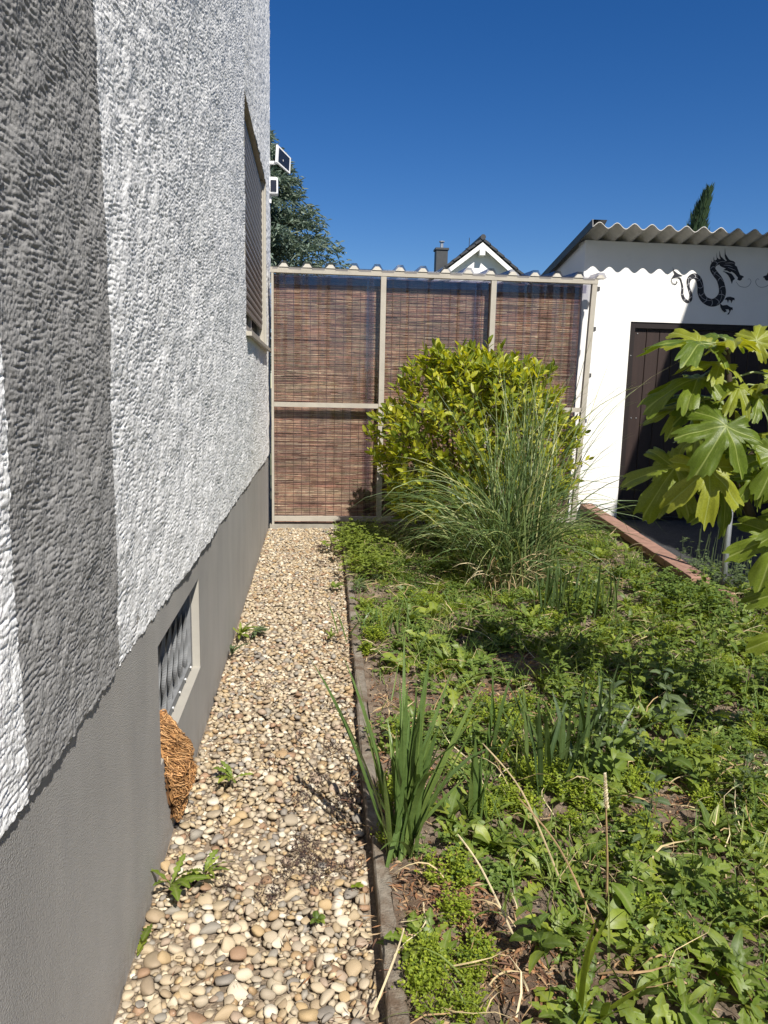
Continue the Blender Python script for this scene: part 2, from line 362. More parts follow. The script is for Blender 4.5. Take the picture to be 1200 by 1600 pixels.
# ------------------------------------------------------------------ noise tiles
def tile(n, seed, fn):
    g = np.random.default_rng(seed)
    F = np.fft.fft2(g.standard_normal((n, n)))
    k = np.fft.fftfreq(n) * n
    ky, kz = np.meshgrid(k, k, indexing='ij')
    h = np.real(np.fft.ifft2(F * fn(np.abs(ky), np.abs(kz))))
    return (h - h.mean()) / h.std()

def sample(t, u, v, period):
    n = t.shape[0]
    x = np.asarray(u) / period * n; y = np.asarray(v) / period * n
    i = np.floor(x).astype(int); j = np.floor(y).astype(int); a = x - i; b = y - j
    i0 = i % n; i1 = (i + 1) % n; j0 = j % n; j1 = (j + 1) % n
    return (t[i0, j0] * (1 - a) * (1 - b) + t[i1, j0] * a * (1 - b) + t[i0, j1] * (1 - a) * b + t[i1, j1] * a * b)

PER = 2.3
def gauss(k, c, s): return np.exp(-((k - c) / s) ** 2)
def band(k, lo, hi): return np.exp(-(k / hi) ** 6) * (1 - np.exp(-(k / lo) ** 4))
nA = tile(1024, 1, lambda y, z: np.exp(-(y / (PER / 0.030)) ** 2) * band(z, PER / 0.022, PER / 0.0062))
nB = tile(1024, 2, lambda y, z: band(np.hypot(y, z), PER / 0.019, PER / 0.0055))
nC = tile(1024, 3, lambda y, z: np.exp(-(np.hypot(y, z) / (PER / 0.07)) ** 2))
nD = tile(1024, 4, lambda y, z: band(np.hypot(y * 0.7, z), PER / 0.020, PER / 0.0070))
STUC = 0.42 * nB * (1 - 0.35 * np.tanh(nC)) - 1.5 * np.maximum(nA + 0.45 * nC - 0.45, 0) ** 0.8 - 0.9 * np.maximum(nD - 0.6, 0) ** 0.8
STUC = np.clip(STUC - STUC.mean(), -2.8, 1.6)
LOW = tile(512, 5, lambda y, z: (np.hypot(y, z) > 0) / (np.hypot(y, z) + 1e-6) ** 1.4 * (np.hypot(y, z) < 180))

W = -0.431                      # the house wall's face
def plinth_top(y): return 0.775 - 0.0075 * y

# ------------------------------------------------------------------ ground
b = MB(); b.add([(-400, -400, -0.06), (400, -400, -0.06), (400, 600, -0.06), (-400, 600, -0.06)], [(0, 1, 2, 3)])
tag(b.build('ground', M_ground), kind='structure')

def kerb_x(y): return 0.168 + 0.0225 * (y - 1.4)     # left face of the kerb
def grid_mesh(xs, ys, zf):
    X, Y = np.meshgrid(xs, ys, indexing='ij'); Z = zf(X, Y)
    n, m = X.shape; i = np.arange(n - 1)[:, None] * m; j = np.arange(m - 1)[None]
    Q = np.stack([i + j, i + m + j, i + m + j + 1, i + j + 1], -1).reshape(-1, 4)
    return np.stack([X, Y, Z], -1).reshape(-1, 3), Q

def soil_z(X, Y):
    d = np.clip(1 - (2.575 + 0.126 * (Y - 4.6) - .07 - X) / .9, 0, 1) * np.clip((Y - 3.2) / 1.2, 0, 1) * np.clip((7.3 - Y) / .9, 0, 1)
    return 0.022 + 0.011 * sample(LOW, X, Y, 3.1) + 0.008 * sample(LOW, X, Y, 0.9) + .105 * d * d * (3 - 2 * d)
b = MB()
V, Q = grid_mesh(np.linspace(0, 1, 150), np.linspace(-1.0, 7.42, 380), lambda X, Y: X * 0)
lx = kerb_x(V[:, 1]) + 0.047
V[:, 0] = lx + V[:, 0] * ((2.50 + 0.126 * (V[:, 1] - 4.6)) - lx + 0.06)
V[:, 2] = soil_z(V[:, 0], V[:, 1]); b.add(V, Q)
V, Q = grid_mesh(np.linspace(2.0, 8.0, 60), np.linspace(-1.0, 4.55, 60), lambda X, Y: soil_z(X, Y) - 0.012)
b.add(V, Q)
tag(b.build('garden_soil', M_soil, smooth=True), kind='structure')
b = MB(); V, Q = grid_mesh(np.linspace(2.55, 9.0, 80), np.linspace(4.50, 7.66, 40), lambda X, Y: 0.045 + 0.006 * sample(LOW, X, Y, 0.6)); b.add(V, Q)
tag(b.build('yard_ground', M_asph, smooth=True), kind='structure')

# gravel path
b = MB(); V, Q = grid_mesh(np.linspace(-0.47, 0.36, 20), np.linspace(-1.0, 7.42, 90), lambda X, Y: -0.022 + 0.004 * sample(LOW, X, Y, 0.7)); b.add(V, Q)
gravel = tag(b.build('gravel_path', M_sand, smooth=True), kind='structure')

def ico(sub):
    bm = bmesh.new(); bmesh.ops.create_icosphere(bm, subdivisions=sub, radius=1.0)
    V = np.array([v.co[:] for v in bm.verts]); F = np.array([[v.index for v in f.verts] for f in bm.faces]); bm.free(); return V, F
I1, F1 = ico(1); I2, F2 = ico(2)
def pebble_shape(V, sd):
    g = np.random.default_rng(sd); V = V.copy()
    p = g.uniform(1.7, 2.8)
    V = V / ((np.abs(V) ** p).sum(1) ** (1 / p))[:, None]
    for _ in range(7):
        d = g.standard_normal(3); d /= np.linalg.norm(d); c = g.uniform(0.50, 0.92)
        s = V @ d; V -= np.maximum(s - c, 0)[:, None] * d * 0.8
    f = g.standard_normal((3, 3)) * 1.4
    V *= (1 + 0.06 * np.sin(V @ f[0] + g.uniform(0, 6)) + 0.05 * np.sin(V @ f[1] * 1.7))[:, None]
    return V
NP = 10
sh1 = [pebble_shape(I1, k) for k in range(NP)]; sh2 = [pebble_shape(I2, k) for k in range(NP)]

def rot_xyz(rx, ry, rz):
    cx, sx, cy, sy, cz, sz = math.cos(rx), math.sin(rx), math.cos(ry), math.sin(ry), math.cos(rz), math.sin(rz)
    return np.array(((cz, -sz, 0), (sz, cz, 0), (0, 0, 1))) @ np.array(((cy, 0, sy), (0, 1, 0), (-sy, 0, cy))) @ np.array(((1, 0, 0), (0, cx, -sx), (0, sx, cx)))

cell = 0.005; gx0, gy0 = -0.47, 1.05
Hm = np.full((170, int(6.40 / cell)), -0.022)
Own = np.full(Hm.shape, -1)
peb = []
cnt = 13500
ys_ = 1.07 + 6.33 * rng.random(cnt) ** 1.0
sizes = np.clip(rng.lognormal(math.log(0.0133), 0.33, cnt), 0.0072, 0.029)
order = np.arange(cnt)
for k in order:
    y = ys_[k]; a = sizes[k] * (1.0 if k < 5200 else 0.92)
    bb = a * rng.uniform(0.62, 0.95); c = a * rng.uniform(0.36, 0.62)
    xr = kerb_x(y) - 0.012
    best = None; th = rng.uniform(0, math.pi)
    for _ in range(4):
        xt = rng.uniform(W - 0.006 + 0.6 * a, xr - 0.4 * a); yt = y + rng.uniform(-.04, .04)
        hh = Hm[max(int((xt - gx0 - .6 * a) / cell), 0):int((xt - gx0 + .6 * a) / cell) + 1, max(int((yt - gy0 - .5 * a) / cell), 0):int((yt - gy0 + .5 * a) / cell) + 1]
        hv = hh.mean() if hh.size else 9
        if best is None or hv < best[0]: best = (hv, xt, yt)
    x, y = best[1], best[2]
    if rng.random() < 0.5: th = th * 0.25 - 0.3
    r = int(a / cell) + 1; i = int((x - gx0) / cell); j = int((y - gy0) / cell)
    i0, i1, j0, j1 = max(i - r, 0), min(i + r + 1, Hm.shape[0]), max(j - r, 0), min(j + r + 1, Hm.shape[1])
    if i1 <= i0 or j1 <= j0: continue
    ii, jj = np.meshgrid(np.arange(i0, i1), np.arange(j0, j1), indexing='ij')
    dx = gx0 + (ii + .5) * cell - x; dy = gy0 + (jj + .5) * cell - y
    u = (dx * math.cos(th) + dy * math.sin(th)) / a; v = (-dx * math.sin(th) + dy * math.cos(th)) / bb
    rr = u * u + v * v; inside = rr < 1
    if not inside.any(): continue
    sub = Hm[i0:i1, j0:j1]
    base = np.percentile(sub[inside], 45)
    gr = np.polyfit(dx[inside], sub[inside], 1)[0] if inside.sum() > 8 else 0
    gq = np.polyfit(dy[inside], sub[inside], 1)[0] if inside.sum() > 8 else 0
    z = base + 0.62 * c
    if z + c > 0.052: continue
    top = z + c * np.sqrt(np.clip(1 - rr, 0, 1))
    up = inside & (top > sub); sub[up] = top[up]; Own[i0:i1, j0:j1][up] = len(peb)
    peb.append((x, y, z, a, bb, c, th, np.clip(-gq, -.5, .5) + rng.normal(0, .12), np.clip(gr, -.5, .5) + rng.normal(0, .12), k))
vis = np.bincount(Own[Own >= 0], minlength=len(peb)).astype(float)
near = np.array([p[1] for p in peb]); score = vis * (0.6 / near) ** 2.6; score[near < 1.30] *= 0.05
show = set(np.argsort(-score)[:300].tolist())
pm = []
for k in range(NP):
    q = MB(); q.add(sh2[k], T=F2); pm.append(q.mesh('pebble', M_pebble, True))
rest = MB()
for n, (x, y, z, a, bb, c, th, tx, ty, k) in enumerate(peb):
    if vis[n] < 2: continue
    Rm = rot_xyz(tx, -ty, th)
    if n in show:
        M = np.eye(4); M[:3, :3] = Rm * np.array((a, bb, c)); M[:3, 3] = (x, y, z)
        link('pebble', pm[n % NP], gravel, Matrix(M.tolist()))
    else:
        rest.add((sh1[n % NP] * np.array((a, bb, c))) @ Rm.T + (x, y, z), T=F1)
tag(rest.build('small_pebbles', M_pebble, gravel, True), kind='stuff')

# kerb stones between path and bed
kerb = empty('kerb', (0.25, 3.0, 0), 'low weathered concrete kerb of narrow stones between pebble path and weedy bed', 'kerb')
y = 0.2
while y < 7.3:
    ln = 0.98 if y > 1 else 0.9
    b = MB(); x0 = kerb_x(y + 0.01); x1 = kerb_x(y + ln - 0.012)
    n = 14; t = np.linspace(0, 1, n)
    yy = y + 0.006 + (ln - 0.012) * t
    prof = [(0, -0.10), (0, 0.030), (0.006, 0.038), (0.040, 0.039), (0.047, 0.032), (0.047, -0.10)]
    Vk = np.zeros((n, len(prof), 3)); jx = rng.normal(0, 0.003); jz = rng.normal(0, 0.004)
    for q, (px, pz) in enumerate(prof):
        Vk[:, q, 0] = kerb_x(yy) + px + jx + rng.normal(0, 0.0012, n); Vk[:, q, 1] = yy
        Vk[:, q, 2] = pz + jz + (rng.normal(0, 0.0015, n) if pz > 0 else 0)
    m = len(prof); i = np.arange(n - 1)[:, None] * m; j = np.arange(m - 1)[None]
    b.add(Vk.reshape(-1, 3), np.stack([i + j, i + j + 1, i + m + j + 1, i + m + j], -1).reshape(-1, 4))
    b.N.append(list(range(m))); b.N.append(list(range((n - 1) * m, n * m))[::-1])
    b.build('kerb_stone', M_kerb, kerb)
    y += ln

# ------------------------------------------------------------------ the house on the left
house = empty('house', (W, 3.0, 0), 'white rough stucco house with grey painted band and smooth grey plinth, filling the left side', 'house')
WY0, WY1, WZ0, WZ1 = 5.03, 7.12, 1.765, 3.215      # roller shutter window
TOP = 6.6
def amp(y): return 0.00105 + 0.00042 * np.clip(y - 1.8, 0, 4)
def wall_panel(b, y0, y1, zlo, zhi, ystep, nz):
    ys = [y0]
    while ys[-1] < y1: ys.append(ys[-1] + ystep(ys[-1]))
    ys = np.array(ys); ys = y0 + (ys - y0) * (y1 - y0) / (ys[-1] - y0)
    t = np.linspace(0, 1, nz)
    Y = np.repeat(ys[:, None], nz, 1); lo = zlo(ys) if callable(zlo) else np.full(len(ys), zlo); hi = zhi(ys) if callable(zhi) else np.full(len(ys), zhi)
    Z = lo[:, None] + (hi - lo)[:, None] * t[None]
    h = sample(STUC, Y, Z, PER) * amp(Y) + 0.0035 * sample(LOW, Y, Z, 3.7)
    X = W + h
    n, m = Y.shape; i = np.arange(n - 1)[:, None] * m; j = np.arange(m - 1)[None]
    Q = np.stack([i + j, i + m + j, i + m + j + 1, i + j + 1], -1).reshape(-1, 4)
    b.add(np.stack([X, Y, Z], -1).reshape(-1, 3), Q)
    return ys
ztop = lambda y: np.minimum(1.75 + 0.64 * y, TOP - 0.01)
pt = lambda y: plinth_top(y) + 0.003 * np.sin(y * 37) * np.sin(y * 91 + 1) + 0.0015 * np.sin(y * 260)
SY0, SY1 = 1.087, 1.644
b = MB()
wall_panel(b, 0.88, SY0, pt, ztop, lambda y: 0.0026, 760)
wall_panel(b, SY1, WY0, pt, ztop, lambda y: 0.0028 * y ** 1.2, 860)
wall_panel(b, WY0, WY1, pt, WZ0, lambda y: 0.020, 190)
wall_panel(b, WY0, WY1, WZ1, ztop, lambda y: 0.022, 330)
wall_panel(b, WY1, 7.85, pt, ztop, lambda y: 0.022, 560)
def flatwall(b, y0, y1, zlo, zhi):
    b.add([(W, y0, zlo[0]), (W, y1, zlo[1]), (W, y1, zhi[1]), (W, y0, zhi[0])], [(0, 1, 2, 3)])
flatwall(b, -3.0, 0.88, (plinth_top(0), plinth_top(0.88)), (TOP, TOP))
flatwall(b, 0.88, SY0, (ztop(0.88), ztop(SY0)), (TOP, TOP))
flatwall(b, SY1, 7.57, (ztop(SY1), TOP - .01), (TOP, TOP)); 
# far and rear sides, bottom lip
b.add([(W, 7.85, 0.70), (-9, 7.85, 0.70), (-9, 7.85, TOP), (W, 7.85, TOP)], [(0, 1, 2, 3)])
b.add([(W, -3, 0.75), (-9, -3, 0.75), (-9, -3, TOP), (W, -3, TOP)], [(3, 2, 1, 0)])
yl = np.linspace(0.88, 7.85, 400)
Vl = np.concatenate([np.stack([np.full(400, W - 0.008), yl, pt(yl)], -1), np.stack([np.full(400, W - 0.03), yl, pt(yl) + 0.004], -1)])
b.add(Vl, np.stack([np.arange(399), np.arange(1, 400), np.arange(401, 800), np.arange(400, 799)], -1))
b.build('stucco_wall', M_white, house, True)
b = MB()
wall_panel(b, SY0 + 0.0005, SY1 - 0.0005, pt, ztop, lambda y: 0.0027, 860)
b.add([(W, SY0, ztop(SY0)), (W, SY1, ztop(SY1)), (W, SY1, TOP), (W, SY0, TOP)], [(0, 1, 2, 3)])
tag(b.build('painted_band', M_greystucco, house, True), label='grey painted vertical band of rough stucco')
# plinth with the basement opening
PX = W - 0.007
BY0, BY1, BZ0, BZ1 = 2.072, 2.846, 0.292, 0.655
b = MB()
def pl(y0, y1, z0, z1): b.add([(PX, y0, z0), (PX, y1, z0), (PX, y1, z1), (PX, y0, z1)], [(0, 1, 2, 3)])
pl(-3, BY0, -0.2, 0.82); pl(BY1, 7.85, -0.2, 0.80); pl(BY0, BY1, -0.2, BZ0); pl(BY0, BY1, BZ1, 0.81)
b.add([(PX, 7.85, -0.2), (-9, 7.85, -0.2), (-9, 7.85, 0.70), (PX, 7.85, 0.70)], [(0, 1, 2, 3)])
b.add([(PX, -3, -0.2), (-9, -3, -0.2), (-9, -3, 0.75), (PX, -3, 0.75)], [(3, 2, 1, 0)])
b.build('plinth', M_plinth, house)
b = MB(); b.box(-9.3, W + 0.18, -3.3, 8.1, TOP, TOP + 0.22); b.box(-9.1, W - 0.4, -3, 7.7, TOP + 0.22, TOP + 1.2)
b.build('roof', M_tile, house)
# basement window
bw = link('basement_window', None, house); bw.location = (0, BY0 - 3.0, BZ0)
BD = PX - 0.036
b = MB()
b.add([(PX - .0005, BY1, BZ0), (BD - .06, BY1, BZ0), (BD - .06, BY1, BZ1), (PX - .0005, BY1, BZ1)], [(0, 1, 2, 3)])
b.add([(PX - .0005, BY0, BZ0), (BD - .06, BY0, BZ0), (BD - .06, BY0, BZ1), (PX - .0005, BY0, BZ1)], [(3, 2, 1, 0)])
b.add([(PX - .0005, BY0, BZ1), (PX - .0005, BY1, BZ1), (BD - .06, BY1, BZ1), (BD - .06, BY0, BZ1)], [(0, 1, 2, 3)])
b.add([(PX + .001, BY0 - .001, BZ0), (PX + .001, BY1 + .001, BZ0), (BD - .06, BY1 + .001, BZ0 + .004), (BD - .06, BY0 - .001, BZ0 + .004)], [(0, 3, 2, 1)])
b.build('reveal', M_jamb, bw)
b = MB(); b.box(BD - 0.05, BD - 0.030, BY0 + 0.001, BY1 - 0.001, BZ0 + 0.005, BZ1 - 0.001); b.build('back_panel', M_zincdark, bw)
b = MB()
b.box(BD - 0.029, BD + 0.006, BY0 + 0.002, BY1 - 0.002, BZ0 + 0.006, BZ0 + 0.034)
b.box(BD - 0.029, BD + 0.006, BY0 + 0.002, BY1 - 0.002, BZ1 - 0.03, BZ1 - 0.002)
b.box(BD - 0.029, BD + 0.006, BY1 - 0.035, BY1 - 0.002, BZ0 + 0.0345, BZ1 - 0.0305)
b.box(BD - 0.029, BD + 0.006, BY0 + 0.002, BY0 + 0.03, BZ0 + 0.0345, BZ1 - 0.0305)
b.build('frame', M_zinc, bw)
nb = 7
for k in range(nb):
    yc = BY0 + 0.085 + (BY1 - BY0 - 0.17) * k / (nb - 1)
    n = 34; zz = np.linspace(BZ0 + 0.0345, BZ1 - 0.0305, n); tw = np.linspace(0, 1.6 * math.pi, n) + k * .3
    Vb = []
    for z, a in zip(zz, tw):
        for q in range(4):
            an = a + q * math.pi / 2; rr = 0.021 if q % 2 == 0 else 0.015
            Vb.append((BD - 0.008 + rr * math.cos(an) * 0.55, yc + rr * math.sin(an), z))
    i = np.arange(n - 1)[:, None] * 4; j = np.arange(4)[None]; j2 = (j + 1) % 4
    b = MB(); b.add(Vb, np.stack([i + j, i + j2, i + 4 + j2, i + 4 + j], -1).reshape(-1, 4)); b.build('twisted_bar', M_zinc, bw)
b = MB()
for yc in (2.42, 2.55, 2.67, 2.79):
    b.tube([(BD + 0.005, yc, BZ0 + 0.02), (BD + 0.011, yc, BZ0 + 0.02)], 0.0055, 8)
tag(b.build('screws', M_screw, bw), kind='stuff')
# shuttered window
wn = link('window', None, house); wn.location = (0, WY0 - 3, WZ0)
WD = W - 0.046
b = MB()
b.box(WD - 0.03, W + 0.003, WY1 - 0.0, WY1 + 0.012, WZ0, WZ1)
b.box(WD - 0.03, W - 0.004, WY0 - 0.012, WY0, WZ0, WZ1)
b.box(WD - 0.03, W - 0.001, WY0 - 0.012, WY1 + 0.012, WZ1, WZ1 + 0.014)
b.build('reveal', M_jamb, wn)
b = MB()
b.box(WD - 0.01, WD + 0.028, WY1 - 0.05, WY1 - 0.002, WZ0 + 0.002, WZ1 - 0.002); b.build('guide_rail', M_alu, wn)
b = MB(); b.box(WD - 0.01, WD + 0.028, WY0 + 0.002, WY0 + 0.05, WZ0 + 0.002, WZ1 - 0.002); b.build('guide_rail', M_alu, wn)
b = MB()
for z0_, z1_ in ((WZ0 + .002, WZ0 + .075),):
    b.box(WD - 0.035, WD - 0.006, WY0 + 0.052, WY1 - 0.052, z0_, z1_)
for yc in (WY0 + .09, (WY0 + WY1) / 2, WY1 - .09): b.box(WD - 0.035, WD - 0.006, yc - .035, yc + .035, WZ0 + .076, WZ1 - .05)
b.build('frame', M_wframe, wn)
b = MB(); b.box(WD - 0.05, WD - 0.037, WY0 + 0.05, WY1 - 0.05, WZ0 + .03, WZ1 - .03); b.build('pane', M_darkglass, wn)
zs = WZ0 + 0.19; ps = 0.058; sl = None; ns = int((WZ1 - 0.01 - zs) / ps)
prof = [(-0.006, 0.0), (0.006, 0.003), (0.011, 0.016), (0.011, 0.036), (0.005, 0.050), (-0.006, 0.053), (-0.006, 0.058)]
Vp = np.array([(WD + .006 + x, yy, zs + z) for yy in (WY0 + .05, WY1 - .05) for x, z in prof]); m = len(prof)
b = MB(); b.add(Vp, [(k, m + k, m + k + 1, k + 1) for k in range(m - 1)])
sm = b.mesh('slat', M_slat, False, origin=WL(wn))
for k in range(ns): link('slat', sm, wn, Matrix.Translation((0, 0, k * ps)))
b = MB(); b.box(WD - .006, WD + .012, WY0 + .05, WY1 - .05, zs - .035, zs - .001); b.build('shutter_end_bar', M_slat, wn)
b = MB(); b.add([(WD - .04, WY0 - .03, WZ0 - .002), (W + .036, WY0 - .03, WZ0 - .014), (W + .036, WY1 + .10, WZ0 - .014), (WD - .04, WY1 + .10, WZ0 - .002),
                 (WD - .04, WY0 - .03, WZ0 - .040), (W + .036, WY0 - .03, WZ0 - .040), (W + .036, WY1 + .10, WZ0 - .040), (WD - .04, WY1 + .10, WZ0 - .040)],
                [(0, 1, 2, 3), (5, 4, 7, 6), (1, 5, 6, 2), (0, 4, 5, 1), (2, 6, 7, 3)])
b.build('sill', M_alu, wn)

# coconut-fibre mat stuffed in the basement opening
coir = empty('coir_mat', (-0.42, 2.22, 0.0), 'shaggy orange brown coconut fibre mat hanging out of the basement window down to the pebbles', 'mat')
def coir_pt(u, v):
    """u along the length (0 at the top knob, 1 at the pebbles), v across (-1..1)"""
    zc = 0.375 - 0.325 * u
    wd = 0.038 + 0.058 * np.sin(np.pi * np.clip(u * 0.80 + 0.10, 0, 1)) ** 1.1 * (1 - 0.45 * np.clip((u - 0.6) / 0.4, 0, 1))
    yc = 2.165 + 0.11 * u - 0.05 * u * u
    y = yc + v * wd
    out = 0.014 + (0.050 * np.sin(np.pi * np.clip(u, 0, 1) ** 0.9) + 0.008 * np.sin(u * 21 + v * 2)) * (1 - 0.92 * np.clip(np.abs(v), 0, 1) ** 2.2)
    x = PX - 0.034 + out + 0.030 * np.clip(u * 1.6, 0, 1)
    return np.stack([x, y, zc + 0.02 * (1 - v * v) * (1 - u)], -1)
nu, nv = 30, 16
U_, V_ = np.meshgrid(np.linspace(0, 1, nu), np.linspace(-1, 1, nv), indexing='ij')
Pc = coir_pt(U_, V_); Pc[..., 0] += 0.006 * sample(LOW, U_ * .4, V_ * .3, 0.3)
i = np.arange(nu - 1)[:, None] * nv; j = np.arange(nv - 1)[None]
b = MB(); Q = np.stack([i + j, i + nv + j, i + nv + j + 1, i + j + 1], -1).reshape(-1, 4); b.add(Pc.reshape(-1, 3), Q)
Pb = Pc.copy(); Pb[..., 0] = np.minimum(Pb[..., 0] - 0.012, PX + 0.012); b.add(Pb.reshape(-1, 3), Q[:, ::-1])
b.build('mat_body', M_coir, coir, True)
b = MB()
for k in range(2600):
    u = rng.uniform(-0.02, 0.97); v = rng.uniform(-1.02, 1.02); L = rng.uniform(0.03, 0.11)
    dv = rng.normal(0.55, 0.45); du = rng.uniform(0.4, 1.0)
    ss = np.linspace(0, 1, 5); uu = np.clip(u + ss * L * du * 2.0, -0.05, 1.06); vv = np.clip(v + ss * L * dv * 5, -1.1, 1.1)
    P = coir_pt(uu, vv); P[:, 0] += rng.uniform(0.000, 0.012) + 0.010 * np.sin(ss * math.pi) * rng.random(); P[:, 1] += 0.006 * np.sin(ss * 5 + k)
    b.tube(P, np.array((0.0012, 0.0015, 0.0014, 0.0012, 0.0006)) * rng.uniform(.7, 1.3), 3, False)
for k in range(260):
    a = rng.uniform(0, 6.28); c0 = np.array((PX - 0.014, 2.165, 0.385)); ss = np.linspace(0, 1, 6)
    rr = rng.uniform(0.014, 0.027); P = c0 + np.stack([0.6 * rr * np.cos(a + ss * 2.5), rr * np.sin(a + ss * 2.5), rr * np.sin(k + ss * 2)], -1)
    b.tube(P, 0.0014, 3, False)
tag(b.build('fibres', M_coir, coir), kind='stuff')

# small fittings on the house corner
spn = empty('solar_panel', (W, 7.80, 3.6), 'small tilted white framed solar panel on an arm at the far corner of the house', 'solar panel')
c4 = np.array([(-0.347, 7.70, 3.715), (-0.225, 7.90, 3.655), (-0.233, 7.90, 3.505), (-0.357, 7.70, 3.556)])
nrm = np.cross(c4[1] - c4[0], c4[3] - c4[0]); nrm /= np.linalg.norm(nrm); nrm *= -1 if nrm[1] > 0 else 1
b = MB(); V = np.concatenate([c4, c4 - nrm * 0.018]); b.add(V, [(3, 2, 1, 0), (4, 5, 6, 7), (0, 1, 5, 4), (1, 2, 6, 5), (2, 3, 7, 6), (3, 0, 4, 7)]); b.build('panel_frame', M_whitepl, spn)
ctr = c4.mean(0); inn = ctr + (c4 - ctr) * np.array([[0.80]] * 4) + nrm * 0.002
b = MB(); b.add(np.concatenate([inn, inn - nrm * 0.001]), [(3, 2, 1, 0), (0, 1, 5, 4), (1, 2, 6, 5), (2, 3, 7, 6), (3, 0, 4, 7)]); b.build('solar_cell', M_panel, spn)
b = MB(); b.tube([(W - .01, 7.78, 3.565), (W + 0.05, 7.78, 3.568), (-0.30, 7.80, 3.60)], 0.018, 8); b.build('arm', M_whitepl, spn)
lmp = empty('wall_lamp', (W, 7.78, 3.35), 'small white box lamp with dark front on the house corner below the solar panel', 'lamp')
b = MB(); b.box(W - .005, -0.347, 7.72, 7.82, 3.262, 3.425); bevel(b.build('lamp_body', M_whitepl, lmp), 0.016, 3)
b = MB(); b.box(-0.418, -0.360, 7.712, 7.722, 3.288, 3.392); b.build('dark_front', M_panel, lmp)
b = MB(); b.tube([(-0.42, 7.77, 3.265), (-0.425, 7.77, 3.19)], 0.012, 6); b.build('cable', M_whitepl, lmp)

# ------------------------------------------------------------------ fence at the end of the path
FY = 7.40
fence = empty('garden_fence', (1.2, FY, 0), 'tall fence of brown reed matting behind clear film at the path end', 'fence')
px = [-0.392, 0.684, 1.776]
for x in px:
    w_ = 0.034 if x < 0 else 0.052
    b = MB(); b.box(x - w_ / 2 + (0.012 if x < 0 else 0), x + w_ / 2, FY - 0.025, FY + 0.025, -0.1, 2.475); b.build('post', M_post, fence)
b = MB(); b.bar((2.732, FY, -0.1), (2.80, FY, 2.475), 0.05, 0.05, (0, 1, 0)); b.build('post', M_post, fence)
b = MB(); b.box(-0.405, 2.83, FY - 0.028, FY + 0.03, 2.4755, 2.525); b.build('top_rail', M_post, fence)
xs_ = [(-0.374, 0.657), (0.711, 1.749), (1.803, 2.74)]
for x0, x1 in xs_:
    b = MB(); b.box(x0, x1, FY - 0.018, FY + 0.018, 1.205, 1.25); b.build('middle_rail', M_post, fence)
    b = MB(); b.box(x0, x1, FY - 0.028, FY + 0.02, 0.062, 0.108); b.build('bottom_rail', M_post, fence)
b = MB(); b.box(-0.42, 2.72, FY - 0.03, FY + 0.10, -0.12, 0.026); b.build('footing', M_conc, fence)
for x0, x1 in xs_:
    nx = 40; xx = np.linspace(x0 - .01, x1 + .01, nx); yy = FY + 0.028 + 0.004 * np.sin(xx * 27) + 0.003 * np.sin(xx * 61)
    zz = np.linspace(0.09, 2.47, 8); Vf = np.array([(x, y_ + 0.004 * math.sin(z * 3 + x * 4), z) for x, y_ in zip(xx, yy) for z in zz])
    i = np.arange(nx - 1)[:, None] * 8; j = np.arange(7)[None]; Q = np.stack([i + j, i + 8 + j, i + 9 + j, i + j + 1], -1).reshape(-1, 4)
    b = MB(); b.add(Vf, Q); b.build('clear_film', M_film, fence, True)
for x0, x1 in ((0.525, 0.60), (1.60, 1.665), (2.62, 2.70)):
    b = MB(); b.add([(x0, FY + .040, .1), (x1, FY + .044, .1), (x1, FY + .044, 2.46), (x0, FY + .040, 2.46)], [(0, 1, 2, 3)]); b.build('film_overlap', M_film2, fence)
for x0, x1 in xs_:                       # added tinted strip that darkens the shaded band under the top rail
    b = MB(); b.add([(x0, FY + .046, 2.375), (x1, FY + .046, 2.39), (x1, FY + .048, 2.47), (x0, FY + .048, 2.47)], [(0, 1, 2, 3)]); b.build('darkening_strip', M_film3, fence)
for mi, (x0, x1) in enumerate(((-0.40, 0.662), (0.655, 1.752), (1.745, 2.70))):
    b = MB(); z = 0.03
    ztop_ = 2.462
    while z < ztop_:
        x = x0 - rng.uniform(0, .25)
        while x < x1:
            L = rng.uniform(0.12, 0.5); xa = max(x, x0); xb = min(x + L, x1)
            if xb - xa > 0.02:
                r = rng.uniform(0.0026, 0.0046); y_ = FY + 0.088 + .004 * mi + rng.normal(0, .0022); dz = rng.normal(0, .0022)
                mx = (xa + xb) / 2
                b.tube([(xa, y_, z + rng.normal(0, .0012)), (mx, y_ - rng.uniform(0, .004), z + dz), (xb, y_, z + rng.normal(0, .0012))], r, 4, False)
            x += L
        z += 0.0062
    tag(b.build('reed_mat', M_reed, fence), kind='stuff')
    b = MB(); b.add([(x0, FY + .096 + .004 * mi, .03), (x1, FY + .096 + .004 * mi, .03), (x1, FY + .096 + .004 * mi, ztop_), (x0, FY + .096 + .004 * mi, ztop_)], [(0, 1, 2, 3)]); b.build('mat_backing', M_reedback, fence)
    b = MB()
    for x in np.arange(x0 + 0.05, x1, 0.082): b.box(x - .0015, x + .0015, FY + .0775, FY + .0795, 0.03, ztop_)
    tag(b.build('stitching', M_thread, fence), kind='stuff')

